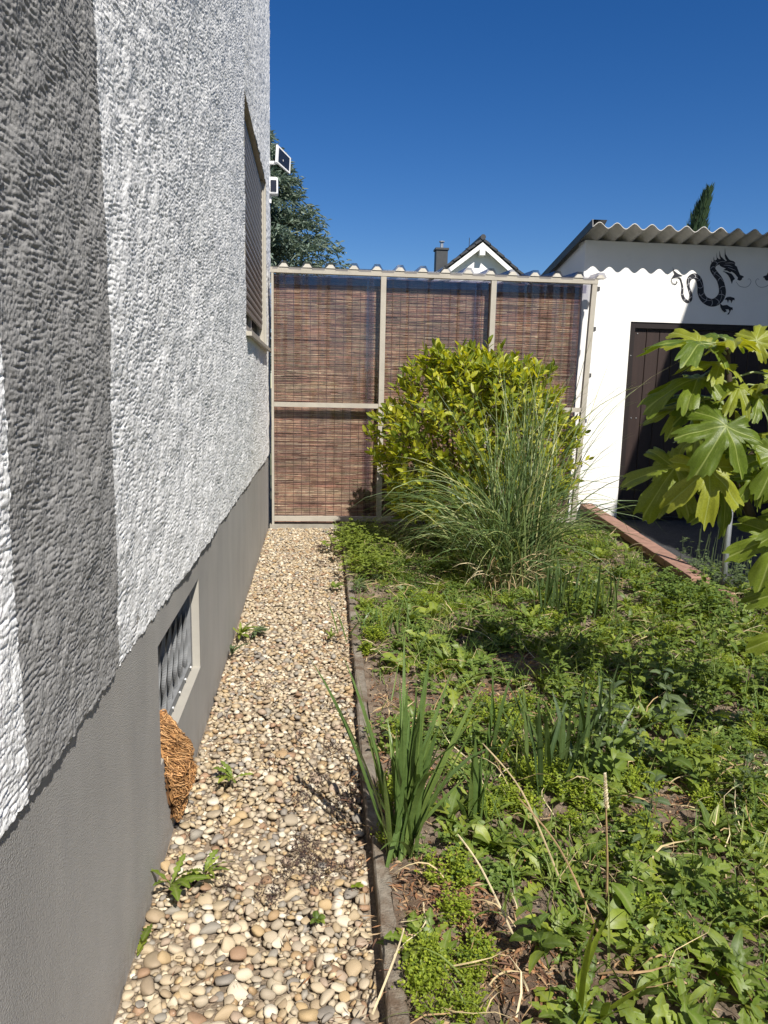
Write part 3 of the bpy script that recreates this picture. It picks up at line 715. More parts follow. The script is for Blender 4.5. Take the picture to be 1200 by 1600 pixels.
# trapezoidal clear roof behind the fence
canopy = empty('canopy_roof', (1.2, FY, 2.53), 'smoky clear trapezoidal canopy sheet resting on the fence top rail', 'roof')
per = 0.2235; x = -0.43; xs2 = []
while x < 2.86:
    for dx, z in ((0, 0), (0.048, 0.0), (0.078, 0.050), (0.128, 0.050), (0.158, 0.0)): xs2.append((x + dx + 0.05, z))
    x += per
xs2 = np.array(xs2); n = len(xs2)
Vs = np.concatenate([np.stack([xs2[:, 0], np.full(n, yy), 2.532 + zz + xs2[:, 1]], -1) for yy, zz in ((FY - .05, 0), (FY + 2.6, 0.12))])
b = MB(); b.add(Vs, np.stack([np.arange(n - 1), np.arange(1, n), np.arange(n + 1, 2 * n), np.arange(n, 2 * n - 1)], -1))
b.build('clear_sheet', M_clear, canopy)
x = -0.43
while x < 2.75:
    b = MB(); V = [(x + .05 + d, y_, 2.527 + z) for y_ in (FY - .035, FY + .02) for d, z in ((.055, 0), (.085, .034), (.121, .034), (.151, 0))]
    b.add(V, [(0, 3, 2, 1), (4, 5, 6, 7), (0, 1, 5, 4), (1, 2, 6, 5), (2, 3, 7, 6)]); b.build('foam_filler', M_foam, canopy)
    x += per
b = MB(); b.box(-0.43, 2.84, FY + 2.55, FY + 2.62, 2.56, 2.63); b.build('rear_beam', M_post, canopy)
for x in (-0.38, 2.7):
    b = MB(); b.box(x - .035, x + .035, FY + 2.55, FY + 2.62, -0.1, 2.5595); b.build('rear_post', M_post, canopy)
# white tube with clips on the end post, second tube inside
cond = empty('conduit', (2.80, 7.36, 0.2), 'white cable conduit with dark clips beside the right end post of the fence', 'pipe')
b = MB(); b.tube([(2.757, 7.395, 0.20), (2.838, 7.395, 2.50)], 0.013, 8); b.build('tube', M_whitepl, cond)
for t in (0.03, .2, .4, .60, .80, .97):
    xx = 2.757 + .081 * t; zc = .2 + 2.3 * t; b = MB(); b.box(xx - .018, xx + .018, 7.376, 7.414, zc - .02, zc + .02); b.build('clip', M_clip, cond)

# ------------------------------------------------------------------ white shed on the right
SYF = 7.60; SX0 = 2.757; SX1 = 8.6; DX0, DZ1 = 3.295, 2.145
shed = empty('shed', (4.5, SYF, 0), 'white rendered shed with corrugated roof, dark brown boarded door and black dragon decals', 'shed')
def rz(y): return 3.020 - 0.185 * (y - 7.30)          # roof mid height
b = MB()
zf = rz(SYF) - 0.030
b.box(SX0, DX0, SYF, SYF + 0.2, -0.1, zf); b.box(DX0, SX1, SYF, SYF + 0.2, DZ1, zf - 0.001)
V = [(SX0, SYF + .2, -.1), (SX0, 12.0, -.1), (SX0, 12.0, rz(12.) - .03), (SX0, SYF + .2, rz(SYF + .2) - .03)]
b.add(V, [(0, 3, 2, 1)])
b.add([(SX1, SYF, -.1), (SX1, 12.0, -.1), (SX1, 12.0, rz(12.) - .03), (SX1, SYF, rz(SYF) - .03)], [(0, 1, 2, 3)])
b.build('wall', M_shed, shed)
per = 0.1775; amp_ = 0.0265; xs = np.arange(SX0 - 0.05, SX1 + 0.1, per / 12); ysr = np.linspace(7.295, 12.2, 12)
ph = 2 * np.pi * (xs - 2.775) / per
b = MB()
for off, flip in ((0.0, False), (-0.007, True)):
    V = np.array([(x, y, rz(y) + amp_ * math.cos(p) + off) for x, p in zip(xs, ph) for y in ysr])
    m = len(ysr); i = np.arange(len(xs) - 1)[:, None] * m; j = np.arange(m - 1)[None]
    Q = np.stack([i + j, i + m + j, i + m + j + 1, i + j + 1], -1).reshape(-1, 4); b.add(V, Q if not flip else Q[:, ::-1])
n = len(xs); Vt = [(x, 7.2945, rz(7.295) + amp_ * math.cos(p)) for x, p in zip(xs, ph)]; Vb = [(x, 7.2945, rz(7.295) + amp_ * math.cos(p) - .007) for x, p in zip(xs, ph)]
b.add(Vt + Vb, [(k, k + n, k + n + 1, k + 1) for k in range(n - 1)])
b.build('corrugated_roof', M_fibre, shed, True)
b = MB(); a0 = np.array((SX0 - .056, 7.28, rz(7.28) + 0.005)); a1 = np.array((SX0 - .056, 12.2, rz(12.2) + .005)); b.bar(a0, a1, 0.012, 0.075); b.build('verge_board', M_flash, shed)
b = MB(); b.add([(SX0 - .05, 7.27, rz(7.27) + .035), (SX0 + .09, 7.29, rz(7.27) + .040), (SX0 + .13, 7.5, rz(7.5) + .04), (SX0 - .05, 7.5, rz(7.5) + .045)], [(0, 1, 2, 3)]); b.build('flashing', M_flash, shed)
door = link('door', None, shed); door.location = (DX0 - 4.5, 0.03, 0)
b = MB(); b.box(DX0, DX0 + .058, SYF + .012, SYF + .10, 0.02, DZ1 - .0005); b.box(DX0 + .0585, 6.4, SYF + .012, SYF + .10, DZ1 - .062, DZ1 - .0005); b.box(DX0 + .0585, 6.4, SYF + .012, SYF + .12, 0.0, 0.075); b.build('frame', M_doorframe, door)
x = DX0 + 0.062
while x < 6.3:
    wd = 0.143
    b = MB(); b.box(x, x + wd - 0.006, SYF + .045, SYF + .075, 0.08, DZ1 - .066); bevel(b.build('board', M_door, door), 0.003, 1)
    x += wd
b = MB(); b.box(DX0 + .06, 6.4, SYF + .0755, SYF + .09, 0.078, DZ1 - .064); b.build('backing', M_doorframe, door)
b = MB()
for (xx, zz) in ((DX0 + .10, 1.15), (DX0 + .155, 1.15), (DX0 + .10, 2.03), (DX0 + .03, 1.8)): b.tube([(xx, SYF + .046 if xx > DX0 + .06 else SYF + .013, zz), (xx, SYF + .038 if xx > DX0 + .06 else SYF + .006, zz)], 0.006, 6)
tag(b.build('rivets', M_screw, door), kind='stuff')

# dragon decals (units: sixths of a photo pixel on the wall)
def dpt(u, v): return np.array((3.367 + 0.001166 * u + 0.00009 * v, SYF - 0.003, 3.128 - 0.001062 * v + 0.000038 * u))
DSC = 1.0
def curve(pts, n=10):
    P = np.array(pts, float); out = []
    for i in range(len(P) - 1):
        p0 = P[max(i - 1, 0)]; p1 = P[i]; p2 = P[i + 1]; p3 = P[min(i + 2, len(P) - 1)]
        for t in np.linspace(0, 1, n, endpoint=False):
            out.append(0.5 * ((2 * p1) + (-p0 + p2) * t + (2 * p0 - 5 * p1 + 4 * p2 - p3) * t * t + (-p0 + 3 * p1 - 3 * p2 + p3) * t ** 3))
    out.append(P[-1]); return np.array(out)
def ribbon(b, pts, y, f, n=8):
    """pts: (u, v, half width)"""
    Cv = curve(pts, n); D = np.gradient(Cv[:, :2], axis=0); D /= np.linalg.norm(D, axis=1)[:, None] + 1e-9
    Nn = np.stack([-D[:, 1], D[:, 0]], -1); A = Cv[:, :2] + Nn * Cv[:, 2:3]; B = Cv[:, :2] - Nn * Cv[:, 2:3]
    V = []
    for a, c in zip(A, B):
        for q in (a, c):
            p = dpt(f(q[0]), q[1]); p[1] = y; V.append(p)
    m = len(A); b.add(V, [(2 * k, 2 * k + 1, 2 * k + 3, 2 * k + 2) for k in range(m - 1)])
    return Cv, Nn
def poly(b, pts, y, f):
    V = []
    for q in pts:
        p = dpt(f(q[0]), q[1]); p[1] = y; V.append(p)
    b.ngon(V)
body = [(318, 515, 3), (336, 560, 8), (344, 610, 10), (342, 660, 12), (358, 705, 14), (392, 732, 15), (420, 712, 15), (422, 660, 14), (405, 605, 13), (398, 550, 16), (415, 508, 22), (458, 490, 25), (495, 525, 28), (512, 590, 29), (516, 650, 31), (543, 705, 33), (590, 737, 36), (640, 742, 38), (688, 712, 38), (717, 655, 34), (712, 588, 31), (688, 520, 29), (650, 470, 28), (624, 425, 26), (636, 382, 26), (685, 358, 26), (735, 372, 26)]
polys = [
    [(690, 335), (735, 350), (780, 342), (818, 350), (834, 366), (830, 388), (850, 402), (864, 440), (882, 480), (914, 492), (917, 503), (902, 508), (900, 522), (882, 535), (856, 526), (862, 506), (832, 470), (802, 448), (785, 456), (758, 440), (722, 436), (745, 420), (706, 404), (688, 392)],
    [(712, 442), (755, 452), (800, 468), (818, 490), (834, 518), (816, 532), (806, 566), (796, 540), (786, 512), (768, 482), (740, 458)],
    [(734, 222), (742, 285), (775, 335), (806, 352), (768, 356), (742, 332), (733, 300)],
    [(684, 252), (697, 306), (742, 348), (718, 360), (694, 330), (684, 305)],
    [(655, 268), (664, 318), (706, 356), (684, 366), (660, 340)],
    [(630, 305), (638, 342), (676, 372), (654, 386), (630, 358)],
    [(607, 342), (624, 376), (662, 392), (638, 402), (612, 374)],
    [(250, 402), (262, 440), (300, 470), (347, 490), (308, 496), (285, 500), (238, 518), (268, 470), (256, 440)],
    [(738, 712), (760, 690), (790, 686), (832, 698), (834, 722), (818, 716), (802, 750), (798, 724), (780, 716), (770, 746), (762, 718)],
    [(695, 750), (722, 770), (762, 764), (792, 784), (816, 790), (817, 816), (802, 810), (782, 856), (764, 857), (786, 826), (776, 806), (748, 808), (762, 826), (740, 836), (716, 815), (700, 786)],
]
def dragon(f, label):
    b = MB(); y0 = SYF - 0.0025
    Cv, Nn = ribbon(b, body, y0, f)
    for k, pg in enumerate(polys): poly(b, pg, y0 - 0.0003 * (k + 1), f)
    ribbon(b, [(300, 505, 3), (320, 515, 6), (334, 545, 5)], y0 - .0035, f)
    ribbon(b, [(300, 505, 3), (262, 506, 3), (240, 528, 2.5), (250, 558, 3), (276, 568, 4), (292, 552, 4), (284, 540, 2.5)], y0 - .0038, f)
    d = b.build('dragon_decal', M_black, shed); tag(d, label=label)
    b = MB(); n = len(Cv)
    for s_ in range(14, n - 8, 9):
        c = Cv[s_]; nn = Nn[s_]; wv = c[2] * 0.92; t = np.array((nn[1], -nn[0]))
        pts = [(*(c[:2] + nn * wv * q + t * (14 * (1 - q * q) + 5 * q)), 1.8 + 1.2 * (1 - abs(q))) for q in (-1, -.5, 0, .5, 1)]
        ribbon(b, pts, y0 - .0042 - .00002 * s_, f, 4)
    k0 = list(range(60, n - 10, 26))
    for s_ in k0:
        seg = [(*(Cv[q][:2] + Nn[q] * Cv[q][2] * (0.75 - 1.3 * (q - s_) / 18)), 1.8) for q in range(s_, min(s_ + 19, n), 6)]
        ribbon(b, seg, y0 - .0075 - .00001 * s_, f, 4)
    ribbon(b, [(735, 372, 1), (790, 368, 3), (825, 374, 1)], y0 - .0090, f, 4); ribbon(b, [(760, 410, 1), (800, 425, 3), (840, 440, 1)], y0 - .0091, f, 4)
    ribbon(b, [(720, 390, 1), (770, 392, 3), (805, 405, 1)], y0 - .0092, f, 4)
    tag(b.build('scale_line', M_line, d), kind='stuff')
    b = MB(); ribbon(b, [(846, 545, 1.2), (880, 585, 2), (935, 596, 2), (972, 575, 2), (986, 540, 2), (968, 515, 1.6), (955, 525, 1.2)], y0, f)
    b.build('whisker', M_whisk, d)
dragon(lambda u: u, 'black dragon decal facing right above the door, its tail in sunlight')
dragon(lambda u: 2 * 1008 - u, 'black dragon decal facing left, half cut by the right edge of the photo')

# low terracotta wall along the bed
edg = empty('garden_edging', (2.76, 6.1, 0), 'low wall with terracotta coping running from the fence to the fig, edging the bed', 'edging')
def ex(y): return 2.575 + 0.126 * (y - 4.6)
y = 4.50
while y < 7.55:
    y1 = min(y + 0.50, 7.60)
    b = MB(); z = 0.222 + rng.normal(0, .002)
    V = [(ex(yy) + dx, yy, zz) for yy in (y + .002, y1 - .002) for dx, zz in ((-.068, z - .055), (.068, z - .055), (.068, z), (-.068, z))]
    b.add(V, [(0, 1, 2, 3), (7, 6, 5, 4), (0, 4, 5, 1), (1, 5, 6, 2), (2, 6, 7, 3), (3, 7, 4, 0)]); bevel(b.build('coping_tile', M_brick, edg), .006)
    y = y1
b = MB(); V = [(ex(yy) + dx, yy, zz) for yy in (4.52, 7.59) for dx, zz in ((-.058, -.1), (.058, -.1), (.058, .165), (-.058, .165))]
b.add(V, [(0, 1, 2, 3), (7, 6, 5, 4), (0, 4, 5, 1), (1, 5, 6, 2), (2, 6, 7, 3), (3, 7, 4, 0)]); b.build('base_wall', M_shadewall, edg)
for k, (x, yy, rz_, l, lab) in enumerate(((2.62, 4.32, 0.35, .12, 'loose terracotta block standing at the end of the low coping wall'), (2.74, 4.36, -0.5, .12, 'loose terracotta block lying right of the upright one beside the grey stake'))):
    b = MB(); b.box(-.028, .028, -l / 2, l / 2, 0.01, 0.165 - .03 * k); o = b.build('terracotta_block', M_brick); o.location = (x, yy, 0.01); o.rotation_euler = (0, 0.12 * (1 - 2 * k), rz_); bevel(o, .006)
    tag(o, lab, 'block', 'loose terracotta blocks at the wall end')
b = MB(); b.tube([(0, 0, 0), (0.028, 0.05, 0.55), (0.052, 0.09, 1.0)], 0.019, 10); o = b.build('plant_stake', M_pipe, smooth=True); o.location = (2.735, 4.52, 0.0)
tag(o, 'grey galvanised pipe stake rising between weeds behind the fig leaves', 'stake')

# ------------------------------------------------------------------ things far behind
fh = empty('gabled_house', (6.7, 30, 0), 'distant white gabled house with anthracite roof showing over the fence', 'house')
pk = 7.38; sl_ = 0.775
xc = 6.693; hw = 4.6
b = MB(); ze = pk - 0.28 - sl_ * 3.9
b.add([(xc - 3.9, 30.38, 0), (xc + 3.9, 30.38, 0), (xc + 3.9, 30.38, ze), (xc, 30.38, pk - .28), (xc - 3.9, 30.38, ze)], None); b.N.append([0, 1, 2, 3, 4])
b.add([(xc - 3.9, 30.38, 0), (xc - 3.9, 42, 0), (xc - 3.9, 42, ze), (xc - 3.9, 30.38, ze)], [(3, 2, 1, 0)]); b.add([(xc + 3.9, 30.38, 0), (xc + 3.9, 42, 0), (xc + 3.9, 42, ze), (xc + 3.9, 30.38, ze)], [(0, 1, 2, 3)])
b.build('gable_wall', M_housewhite, fh)
b = MB()
for s_ in (-1, 1):
    nrow = 16
    for k in range(nrow):           # rows of roof tiles, each lapping the one below
        t0 = k / nrow; t1 = (k + 1) / nrow + .008
        for (ya, yb) in ((30.0, 42.5),):
            xa, xb = xc + s_ * hw * t0, xc + s_ * hw * t1; za, zb = pk - sl_ * hw * t0, pk - sl_ * hw * t1 + .045
            V = [(xa, ya, za), (xb, ya, zb), (xb, yb, zb), (xa, yb, za)]; V += [(x_, y_, z_ - .10) for x_, y_, z_ in V]
            b.add(V, [(0, 1, 2, 3), (7, 6, 5, 4), (0, 4, 5, 1), (1, 5, 6, 2), (3, 2, 6, 7), (0, 3, 7, 4)])
rf = b.build('roof', M_tile, fh)
b = MB(); b.tube([(xc, 29.97, pk + .02), (xc, 42.5, pk + .02)], .11, 8); b.build('ridge_tile', M_tile, rf)
for s_ in (-1, 1):
    b = MB(); V = [(xc, 30.03, pk - .17), (xc + s_ * hw, 30.03, pk - .17 - sl_ * hw), (xc + s_ * hw, 30.03, pk - .37 - sl_ * hw), (xc, 30.03, pk - .37)]; V += [(x_, 30.08, z_) for x_, y_, z_ in V]
    b.add(V, [(0, 1, 2, 3), (7, 6, 5, 4), (2, 6, 7, 3), (0, 4, 5, 1)]); b.build('verge_board', M_housewhite, fh)
    b = MB(); V = [(xc, 30.09, pk - .2), (xc + s_ * hw, 30.09, pk - .2 - sl_ * hw), (xc + s_ * hw, 30.37, pk - .2 - sl_ * hw), (xc, 30.37, pk - .2)]; b.add(V, [(0, 1, 2, 3)]); b.build('soffit', M_housewhite, fh)
b = MB(); b.box(xc - .11, xc + .11, 30.0, 30.37, pk - .66, pk - .36); b.build('ridge_beam', M_housewhite, fh)
b = MB(); b.box(4.99, 5.46, 30.9, 31.4, 3.0, 7.02); b.box(4.95, 5.50, 30.86, 31.44, 7.0201, 7.10); ch = b.build('chimney', M_slate, fh)
b = MB(); b.tube([(5.24, 31.15, 7.10), (5.24, 31.15, 7.34)], .07, 8); b.tube([(5.24, 31.15, 7.36), (5.24, 31.15, 7.40)], .12, 8); b.build('flue', M_pipe, ch)
b = MB(); b.tube([(6.35, 31, 7.0), (6.35, 31, 7.55)], .014, 5); b.tube([(6.2, 31, 7.12), (6.5, 31, 7.2)], .012, 4); b.build('aerial', M_blackpl, fh)

nh = empty('neighbour_house', (8, 1.6, 0), 'tall neighbouring house outside the right edge that shades the shed', 'house')
b = MB(); b.box(4.95, 11, -2.0, 5.2, -0.1, 6.0); b.build('wall', M_nwall, nh)
b = MB(); V = [(4.95, -2.2, 6.0), (11.2, -2.2, 6.0), (11.2, 5.4, 6.0), (4.95, 5.4, 6.0), (8.05, -1, 7.4), (8.05, 4.2, 7.4)]; b.add(V, [(0, 3, 5, 4), (1, 4, 5, 2)], [(0, 4, 1), (3, 2, 5)]); b.build('roof', M_tile, nh)
for yy in (-0.8, 1.2, 3.2):
    for zz in (1.0, 3.6):
        b = MB(); b.box(4.93, 4.96, yy, yy + 1.0, zz, zz + 1.3); wf = b.build('window', M_whitepl, nh); b = MB(); b.box(4.92, 4.931, yy + .07, yy + .93, zz + .07, zz + 1.23); b.build('pane', M_darkglass, wf)

def frame(d, up):
    d = np.asarray(d, float); d = d / (np.linalg.norm(d) + 1e-9); up = np.asarray(up, float)
    s_ = np.cross(up, d); ns_ = np.linalg.norm(s_)
    if ns_ < 1e-4: s_ = np.cross((0.3, 0.9, 0.1), d); ns_ = np.linalg.norm(s_)
    s_ = s_ / ns_; u = np.cross(d, s_); return np.stack([d, s_, u], 1)

tree = empty('cedar_tree', (-1.9, 26, 0), 'blue green cedar tree showing beyond the house corner above the fence', 'tree')
b = MB(); b.tube([(-1.9, 26, -.1), (-1.95, 26, 4), (-1.9, 26, 9.3)], [.28, .18, .03], 8); 
bl = MB()
for k in range(210):
    z = 1.6 + 8.2 * rng.random() ** 0.9; rmax = min(.62 * (10.1 - z) + .05, 3.6); a = rng.uniform(0, 6.28); L = rmax * rng.uniform(.75, 1.08)
    ss = np.linspace(0, 1, 9); P = np.stack([-1.9 + np.cos(a) * L * ss, 26 + np.sin(a) * L * ss, z + .35 * L * ss * (1 - .75 * ss) + .1 * np.sin(ss * 5 + k)], -1)
    b.tube(P, .03 * (1 - ss * .85), 4, False)
    for q in range(int(56 + 46 * L)):
        t = rng.uniform(.25, 1.03); i_ = min(int(t * 8), 7); base = P[i_] + (P[i_ + 1] - P[i_]) * (t * 8 - i_) + rng.normal(0, .09, 3)
        dr = np.array((np.cos(a + rng.normal(0, .8)), np.sin(a + rng.normal(0, .8)), rng.normal(-.15, .45))); Fm = frame(dr, (0, 0, 1) + rng.normal(0, .5, 3))
        l_ = rng.uniform(.12, .34); wv = rng.uniform(.015, .045)
        bl.add(np.array([(0, -wv * .4, 0), (0, wv * .4, 0), (l_ * .6, wv, .01), (l_, 0, -.03), (l_ * .6, -wv, .01)]) @ Fm.T + base, None, [(0, 3, 4), (0, 1, 3), (1, 2, 3)])
b.build('trunk', M_bark, tree); bl.build('crown', L_cedar, tree)
cyp = empty('cypress_tree', (9.25, 18, 0), 'slim dark cypress tip leaning right above the shed roof', 'tree')
b = MB(); b.tube([(9.25, 18, -.1), (9.25, 18, 5.8)], [.12, .03], 6); b.build('trunk', M_bark, cyp)
bl = MB()
for k in range(5200):
    z = 1.0 + 5.3 * rng.random() ** .8; r = .36 * min(1, ((6.42 - z) / 1.9)) ** .8 + .015; a = rng.uniform(0, 6.28); rr = r * math.sqrt(rng.random())
    lean = .22 * max(0, (z - 5.2)) ** 1.5
    base = np.array((9.27 + lean + rr * math.cos(a), 18 + rr * math.sin(a), z)); Fm = frame((math.cos(a) * .35 + .1, math.sin(a) * .35, 1), (math.cos(a), math.sin(a), 0.2) + rng.normal(0, .4, 3))
    l_ = rng.uniform(.08, .22); wv = rng.uniform(.012, .03)
    bl.add(np.array([(0, -wv, 0), (0, wv, 0), (l_, 0, 0)]) @ Fm.T + base, None, [(0, 1, 2)])
bl.build('crown', L_cypress, cyp)

# ------------------------------------------------------------------ leaf shapes
def prof_ell(t): return np.sin(np.pi * np.clip(t, 0, 1) ** 0.85) ** 0.8
def prof_blade(t): return np.minimum(1, 0.55 + t * 2) * np.clip((1 - t) * 2.6, 0, 1) ** 0.75
def prof_grass(t): return np.clip(1 - t ** 2.2, 0, 1)
def prof_spoon(t): return 0.18 + 0.82 * np.sin(np.pi * np.clip(t, 0, 1) ** 1.5) ** 0.9
def prof_tooth(t):
    e = 0.10 + 0.90 * np.sin(np.pi * np.clip(t, 0, 1) ** 1.35) ** 0.85
    f = (t * 5.5) % 1.0
    return e * np.where(t < .86, 0.34 + 0.66 * np.where(f < .3, f / .3, 1 - (f - .3) / .7), .75)
def leaf(L, Wd, n, p0, p1, prof, fold=0.2, pw=1.3, twist=0.0, wav=0.0):
    t = np.linspace(0, 1, n + 1); pit = p0 + (p1 - p0) * t ** pw; sg = L / n
    x = np.concatenate([[0], np.cumsum(np.cos((pit[1:] + pit[:-1]) / 2)) * sg]); z = np.concatenate([[0], np.cumsum(np.sin((pit[1:] + pit[:-1]) / 2)) * sg])
    nx, nz = -np.sin(pit), np.cos(pit); wv = Wd / 2 * prof(t); wv[-1] = max(wv[-1], Wd * .01)
    ct, st = np.cos(twist * t), np.sin(twist * t)
    V = np.zeros((n + 1, 3, 3)); V[:, 1] = np.stack([x, x * 0, z], -1)
    wa = wav * Wd * np.sin(t * 17 + L * 900)
    for s_, q in ((1, 0), (-1, 2)):
        lift = fold * wv + wa * (1 if s_ > 0 else -.7) * np.sin(np.pi * t)
        V[:, q, 0] = x + nx * (lift + s_ * wv * st); V[:, q, 1] = s_ * wv * ct; V[:, q, 2] = z + nz * (lift + s_ * wv * st)
    A = np.zeros((n + 1, 3)); A[:, 1] = 1
    i = np.arange(n)[:, None] * 3; j = np.arange(2)[None]
    return V.reshape(-1, 3), np.stack([i + j, i + 3 + j, i + 4 + j, i + j + 1], -1).reshape(-1, 4), A.ravel()
def rotz(a): c, s_ = math.cos(a), math.sin(a); return np.array(((c, -s_, 0), (s_, c, 0), (0, 0, 1)))
def M4(R3, t):
    M = np.eye(4); M[:3, :3] = R3; M[:3, 3] = t; return Matrix(M.tolist())

# ------------------------------------------------------------------ laurel bush
LC = np.array((1.39, 6.15, 0.92)); LR = np.array((0.93, 0.80, 0.89))
laurel = empty('laurel_bush', (LC[0], LC[1], 0), 'rounded yellow green laurel bush in front of the reed fence', 'bush')
lv_var = []
for k in range(6):
    b = MB(); V, Q, A = leaf(1.0, 0.37 + .03 * (k % 3), 5, R(14 - 6 * k), R(-24 + 5 * k), prof_ell, 0.22); b.add(V, Q, A=A); lv_var.append((V, Q, A, b.mesh('leaf', L_laurel, True)))
leaves = []; br = MB()
for k in range(880):
    d = rng.standard_normal(3); d /= np.linalg.norm(d)
    if d[2] < -0.75: d[2] *= -1
    rad = 0.90 + 0.10 * math.sin(d[0] * 5 + 1) * math.sin(d[2] * 6 + d[1] * 4) + rng.normal(0, .045)
    if k > 660: rad *= rng.uniform(.55, .9)
    tip = LC + LR * d * rad
    if tip[2] < 0.12: continue
    sd_ = d * np.array((.9, .9, .5)) + np.array((0, 0, .75)) + rng.normal(0, .22, 3); sd_ /= np.linalg.norm(sd_)
    sl2 = rng.uniform(.13, .24); st_ = tip - sd_ * sl2
    br.tube([st_ - sd_ * .05, st_, tip], [.004, .0035, .002], 4, False)
    nl = rng.integers(8, 13); a0 = rng.uniform(0, 6.28); Fs = frame(sd_, (0.3, .2, 1))
    for q in range(nl):
        t = (q + .3) / nl; a = a0 + q * 2.4; op = R(68 - 42 * t) + rng.normal(0, .14)
        ld = sd_ * math.cos(op) + (Fs[:, 1] * math.cos(a) + Fs[:, 2] * math.sin(a)) * math.sin(op)
        L = rng.uniform(.062, .100) * (0.75 + .35 * math.sin(t * 2.6)); Fm = frame(ld, sd_ + rng.normal(0, .15, 3))
        leaves.append((Fm * L, st_ + sd_ * sl2 * t, rng.integers(0, 6)))
for k in range(16):
    a = rng.uniform(0, 6.28); e = LC + LR * np.array((math.cos(a) * .6, math.sin(a) * .6, rng.uniform(-.2, .5)))
    b0 = np.array((LC[0] + .08 * math.cos(a), LC[1] + .08 * math.sin(a), -.02)); br.tube([b0, (b0 + e) / 2 + rng.normal(0, .05, 3), e], [.016, .011, .005], 5, False)
br.build('branches', M_bark, laurel)
sc = np.array([(-(p[1] - 6.15) - .10 * abs(p[0] - 1.2) + .25 * p[2]) + rng.normal(0, .10) for _, p, _ in leaves]); pick = set(np.argsort(-sc)[:300].tolist())
b = MB(); base = WL(laurel)
for n, (Fm, p, v) in enumerate(leaves):
    if n in pick: link('leaf', lv_var[v][3], laurel, M4(Fm, p - base))
    else: b.add(lv_var[v][0] @ Fm.T + p, lv_var[v][1], A=lv_var[v][2])
tag(b.build('foliage', L_laurel, laurel, True), kind='stuff')

# ------------------------------------------------------------------ big ornamental grass
gcl = np.array((1.36, 4.95, 0.02))
grass = empty('ornamental_grass', gcl, 'big arching clump of ornamental grass in front of the laurel bush', 'grass clump')
bl = MB(); bd = MB()
for k in range(720):
    ty = rng.random(); r = .20 * math.sqrt(rng.random()); a = rng.uniform(0, 6.28)
    base = gcl + (r * math.cos(a) * 1.2, r * math.sin(a), 0)
    if ty < .34:      # upright mass right of centre
        az = rng.normal(.9, 1.3); L = rng.uniform(.8, 1.85); p0 = R(rng.uniform(82, 93)); p1 = R(rng.uniform(10, 86)); base = base + (.10, 0, 0)
    elif ty < .68:    # arching to the left
        az = math.pi + rng.normal(0, .75); L = rng.uniform(.7, 1.45); p0 = R(rng.uniform(62, 86)); p1 = R(rng.uniform(-75, 5))
    elif ty < .86:    # arching to the right
        az = rng.normal(0, .6); L = rng.uniform(.8, 1.45); p0 = R(rng.uniform(62, 82)); p1 = R(rng.uniform(-80, 30))
    else:
        az = rng.uniform(0, 6.28); L = rng.uniform(.4, .9); p0 = R(rng.uniform(35, 75)); p1 = R(rng.uniform(-60, 0))
    V, Q, A = leaf(L, rng.uniform(.006, .0125), 10, p0, p1, prof_grass, .35, rng.uniform(1.1, 2.2), rng.normal(0, 1.2))
    V = V @ rotz(az).T + base; V[:, 2] = np.maximum(V[:, 2], .012)
    bl.add(V, Q, A=A)
for k in range(120):
    a = rng.uniform(0, 6.28); base = gcl + (.16 * math.cos(a) * rng.random(), .14 * math.sin(a) * rng.random() - .06, 0)
    V, Q, A = leaf(rng.uniform(.2, .55), rng.uniform(.006, .013), 7, R(rng.uniform(50, 90)), R(rng.uniform(-80, 40)), prof_grass, .3, 1.4, rng.normal(0, 2)); V = V @ rotz(rng.uniform(2.6, 6.6)).T + base; V[:, 2] = np.maximum(V[:, 2], .012); bd.add(V, Q, A=A)
tag(bl.build('green_blades', L_grass, grass, True), kind='stuff'); tag(bd.build('dry_blades', M_straw, grass, True), kind='stuff')

# ------------------------------------------------------------------ irises
def iris(loc, label, n, Lr, Wr, mt, spread=0.05, lean=(0, 0), fan=.6, grp='sword leaved iris clumps in the bed', upr=(66, 94)):
    o = empty('iris_clump', loc, label, 'iris', grp); base = np.array(loc)
    for k in range(n):
        az = rng.uniform(0, 6.28); sp = rng.normal(0, 1)
        L = rng.uniform(*Lr); tl = rng.random()
        p0 = R(rng.uniform(*upr)) if tl < .86 else R(rng.uniform(50, 66)); p1 = p0 - R(rng.uniform(0, 22)) if rng.random() < .86 else p0 - R(rng.uniform(45, 95))
        if tl >= .86: L *= .55
        V, Q, A = leaf(L, rng.uniform(*Wr), 7, p0, p1, prof_blade, .12, 1.8, rng.normal(0, .5))
        V = V @ rotz(az).T; V = V + np.outer(V[:, 2], (*lean, 0)) + (rng.normal(0, spread), rng.normal(0, spread), 0.0)
        b = MB(); b.add(V + base, Q, A=A); b.build('leaf', mt, o, True)
    return o
iris((0.272, 1.985, 0.02), 'tall bright green iris fan beside the kerb in the foreground', 64, (.26, .66), (.014, .022), L_iris, .020, (.09, .10), upr=(66, 94))
iris((0.52, 2.14, 0.02), 'thin small iris tuft just right of the tall iris by the kerb', 9, (.20, .34), (.011, .017), L_iris, .015, upr=(74, 94))
iris((0.66, 2.46, 0.02), 'narrow iris tuft left of the dark iris clump, behind the straw stalks', 8, (.30, .44), (.013, .020), L_iris, .02, (.10, 0), upr=(72, 92))
iris((0.88, 2.42, 0.02), 'broad dark green iris clump in the middle of the bed', 40, (.24, .40), (.012, .020), L_iris2, .075, upr=(56, 96))
iris((1.06, 2.50, 0.02), 'few dark iris blades at the right side of the broad dark iris clump', 10, (.26, .40), (.012, .020), L_iris2, .03, (.1, 0), upr=(48, 90))
iris((1.58, 4.28, 0.02), 'grey green iris clump in front of the ornamental grass, left of a smaller one', 46, (.24, .42), (.011, .018), L_iris2, .09, upr=(74, 96))
